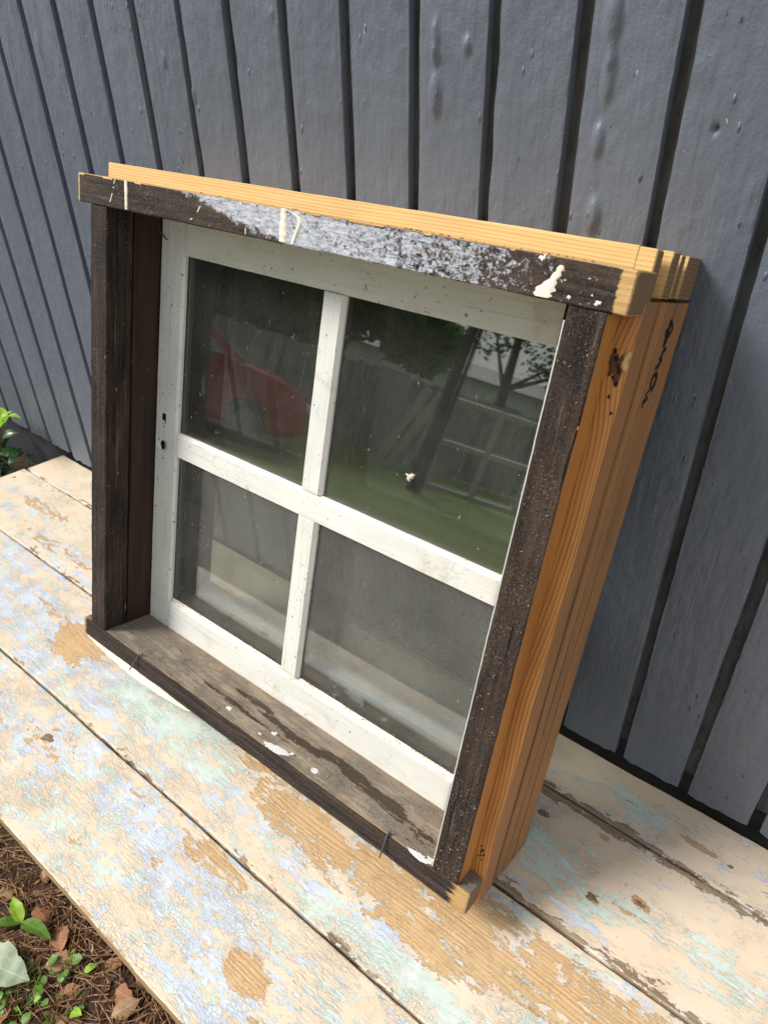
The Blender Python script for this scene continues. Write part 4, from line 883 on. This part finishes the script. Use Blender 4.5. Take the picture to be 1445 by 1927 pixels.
def tree(loc, label, h, blobs, n, mat, ls=.09, group=None):
    tr = empty('broadleaf_tree'); tr.location = loc; tag(tr, label, 'tree', group)
    pts = [(0, 0, 0), (.05, 0, h*.3), (-.03, .05, h*.6), (.02, 0, h*.9)]; tube('trunk', pts, [.16, .13, .09, .03], bark, tr, 10)
    for b in blobs: tube('limb', [(0, 0, h*.35), (b[0]*.5, b[1]*.5, (b[2]+h*.35)/2), (b[0], b[1], b[2])], [.06, .04, .015], bark, tr, 6)
    V, F = [], []
    for i in range(n):
        b = blobs[i % len(blobs)]; d = Vector((R.gauss(0, 1), R.gauss(0, 1), R.gauss(0, 1))); d = d.normalized()*R.uniform(.35, 1)**.6
        k = 1+.35*noise.noise(Vector((d.x*2.2, d.y*2.2, d.z*2.2+b[0]))); c = Vector((b[0]+d.x*b[3]*k, b[1]+d.y*b[3]*k, b[2]+d.z*b[4]*k))
        u = Vector((R.uniform(-1, 1), R.uniform(-1, 1), R.uniform(-.6, .6))).normalized(); w = u.orthogonal().normalized(); s = ls*R.uniform(.6, 1.2); q = len(V)
        V += [tuple(c-u*s), tuple(c-w*s*.5+Vector((0, 0, s*.1))), tuple(c+u*s), tuple(c+w*s*.5)]; F.append((q, q+1, q+2, q+3))
    me = bpy.data.meshes.new('crown'); me.from_pydata(V, [], F); me.update(); link('crown', me, mat, tr, False)
tree((-8.2, -5.9, -.6), 'dense dark shrubby tree added beside the tail of the red car to darken the reflection', 3.4, [(0, 0, .9, .9, .9), (.2, .1, 2.2, .9, .9), (-.4, .3, 1.6, 1.0, 1.2), (0, 0, 3.4, .8, .8)], 14000, crown_m, .12)  # added so the left strip of the panes mirrors something dark
tree((-12.5, -9.0, -.6), 'dark broadleaf tree behind the fence, beyond the red car', 6, [(0, 0, 3.2, 2.2, 1.7), (1.6, -1.2, 2.6, 1.6, 1.3), (-1.5, 1.2, 2.8, 1.7, 1.4), (.2, 0, 5.0, 1.8, 1.5)], 14000, crown_m, .22)
tree((-9.6, -11.2, -.6), 'light green bushy tree hanging over the middle of the fence', 5, [(0, 0, 2.6, 1.4, 1.0), (1.0, -.9, 3.2, 1.3, 1.0), (-1.1, .9, 3.4, 1.5, 1.2), (.3, -.2, 4.4, 1.4, 1.1), (1.8, -1.6, 2.5, .9, .7)], 14000, crown_l, .16)
tree((-6.9, -15.5, -.6), 'thin-leaved tree behind the fence against the bright sky', 6, [(.9, -.9, 3.2, 1.1, .8), (2.2, -1.8, 3.8, 1.0, .6), (-.6, .4, 3.6, 1.2, .9), (0, 0, 4.8, 1.4, 1.0)], 2600, crown_m, .09)
tree((-3.2, -15.0, -.6), 'sparse leafy tree standing before the grey building', 6, [(-.9, -.2, 2.6, .9, .55), (.6, -.5, 3.0, 1.0, .6), (0, 0, 4.2, 1.5, .9)], 2600, crown_m, .09)
pole_m = simple('weathered_pole', (.06, .05, .042), .85)
pl = placed('leaning_pole', (-4.3, -8.2, -.6), 0); tag(pl, 'dark leaning timber pole standing on the lawn, mirrored in the right pane', 'pole')
pl.rotation_euler = (0, .05, 0); tube('shaft', [(0, 0, 0), (0, 0, 1.6), (.02, 0, 3.2)], [.085, .08, .07], pole_m, pl, 10); tube('brace', [(.12, 0, .0), (.14, 0, 1.6), (.13, 0, 3.1)], [.035, .032, .03], pole_m, pl, 8)
lb_m = simple('pale_board', (.42, .41, .38), .7)
for i, (x, y, lab) in enumerate(((-6.10, -9.85, 'leftmost of the pale boards leaning on the fence'), (-5.92, -9.98, 'middle one of the pale boards leaning on the fence'), (-5.72, -10.12, 'rightmost of the pale boards leaning on the fence'))):
    o = placed('leaning_board', (x, y, -.6), fang); o.rotation_euler = (-.35, .30, fang); tag(o, lab, 'board', 'pale boards leaning on the fence')
    box('plank', -.07, .07, -.012, .012, 0, 1.62, lb_m, o)
fr = placed('leaning_window_frame', (-4.05, -9.6, -.6), fang+.05); fr.rotation_euler = (-.28, .0, fang+.05); tag(fr, 'pale bare window frame leaning near the fence on the lawn', 'window frame')
for x in (-.75, .0, .72): box('frame_post', x-.045, x+.045, -.03, .03, 0, 1.5, lb_m, fr)
for z in (.0, .75, 1.42): box('frame_rail', -.80, .77, -.028, .028, z+.001, z+.08, lb_m, fr)
house_m = simple('pale_render', (.55, .57, .58), .8, 0, .06); roof_m = simple('grey_roof', (.20, .21, .22), .7)
hs = placed('low_building', (-9.5, -26, -.6), -.5); tag(hs, 'long low pale building with a shallow grey roof beyond the fence', 'building')
box('wall', -9, 9, -3, 3, 0, 2.55, house_m, hs)
make('roof', [(-9.4, -3.4, 2.56), (9.4, -3.4, 2.56), (9.4, 3.4, 2.56), (-9.4, 3.4, 2.56), (-9.4, 0, 3.25), (9.4, 0, 3.25)], [(0, 1, 5, 4), (2, 3, 4, 5), (0, 4, 3), (1, 2, 5), (0, 1, 2, 3)], roof_m, hs)
for x in (-6, -2, 2.5, 6.5): box('window', x-.5, x+.5, 2.99, 3.04, 1.0, 2.0, wing, hs)
print('objects', len(bpy.data.objects), 'tris', sum(len(o.data.polygons) for o in bpy.data.objects if o.type == 'MESH'))
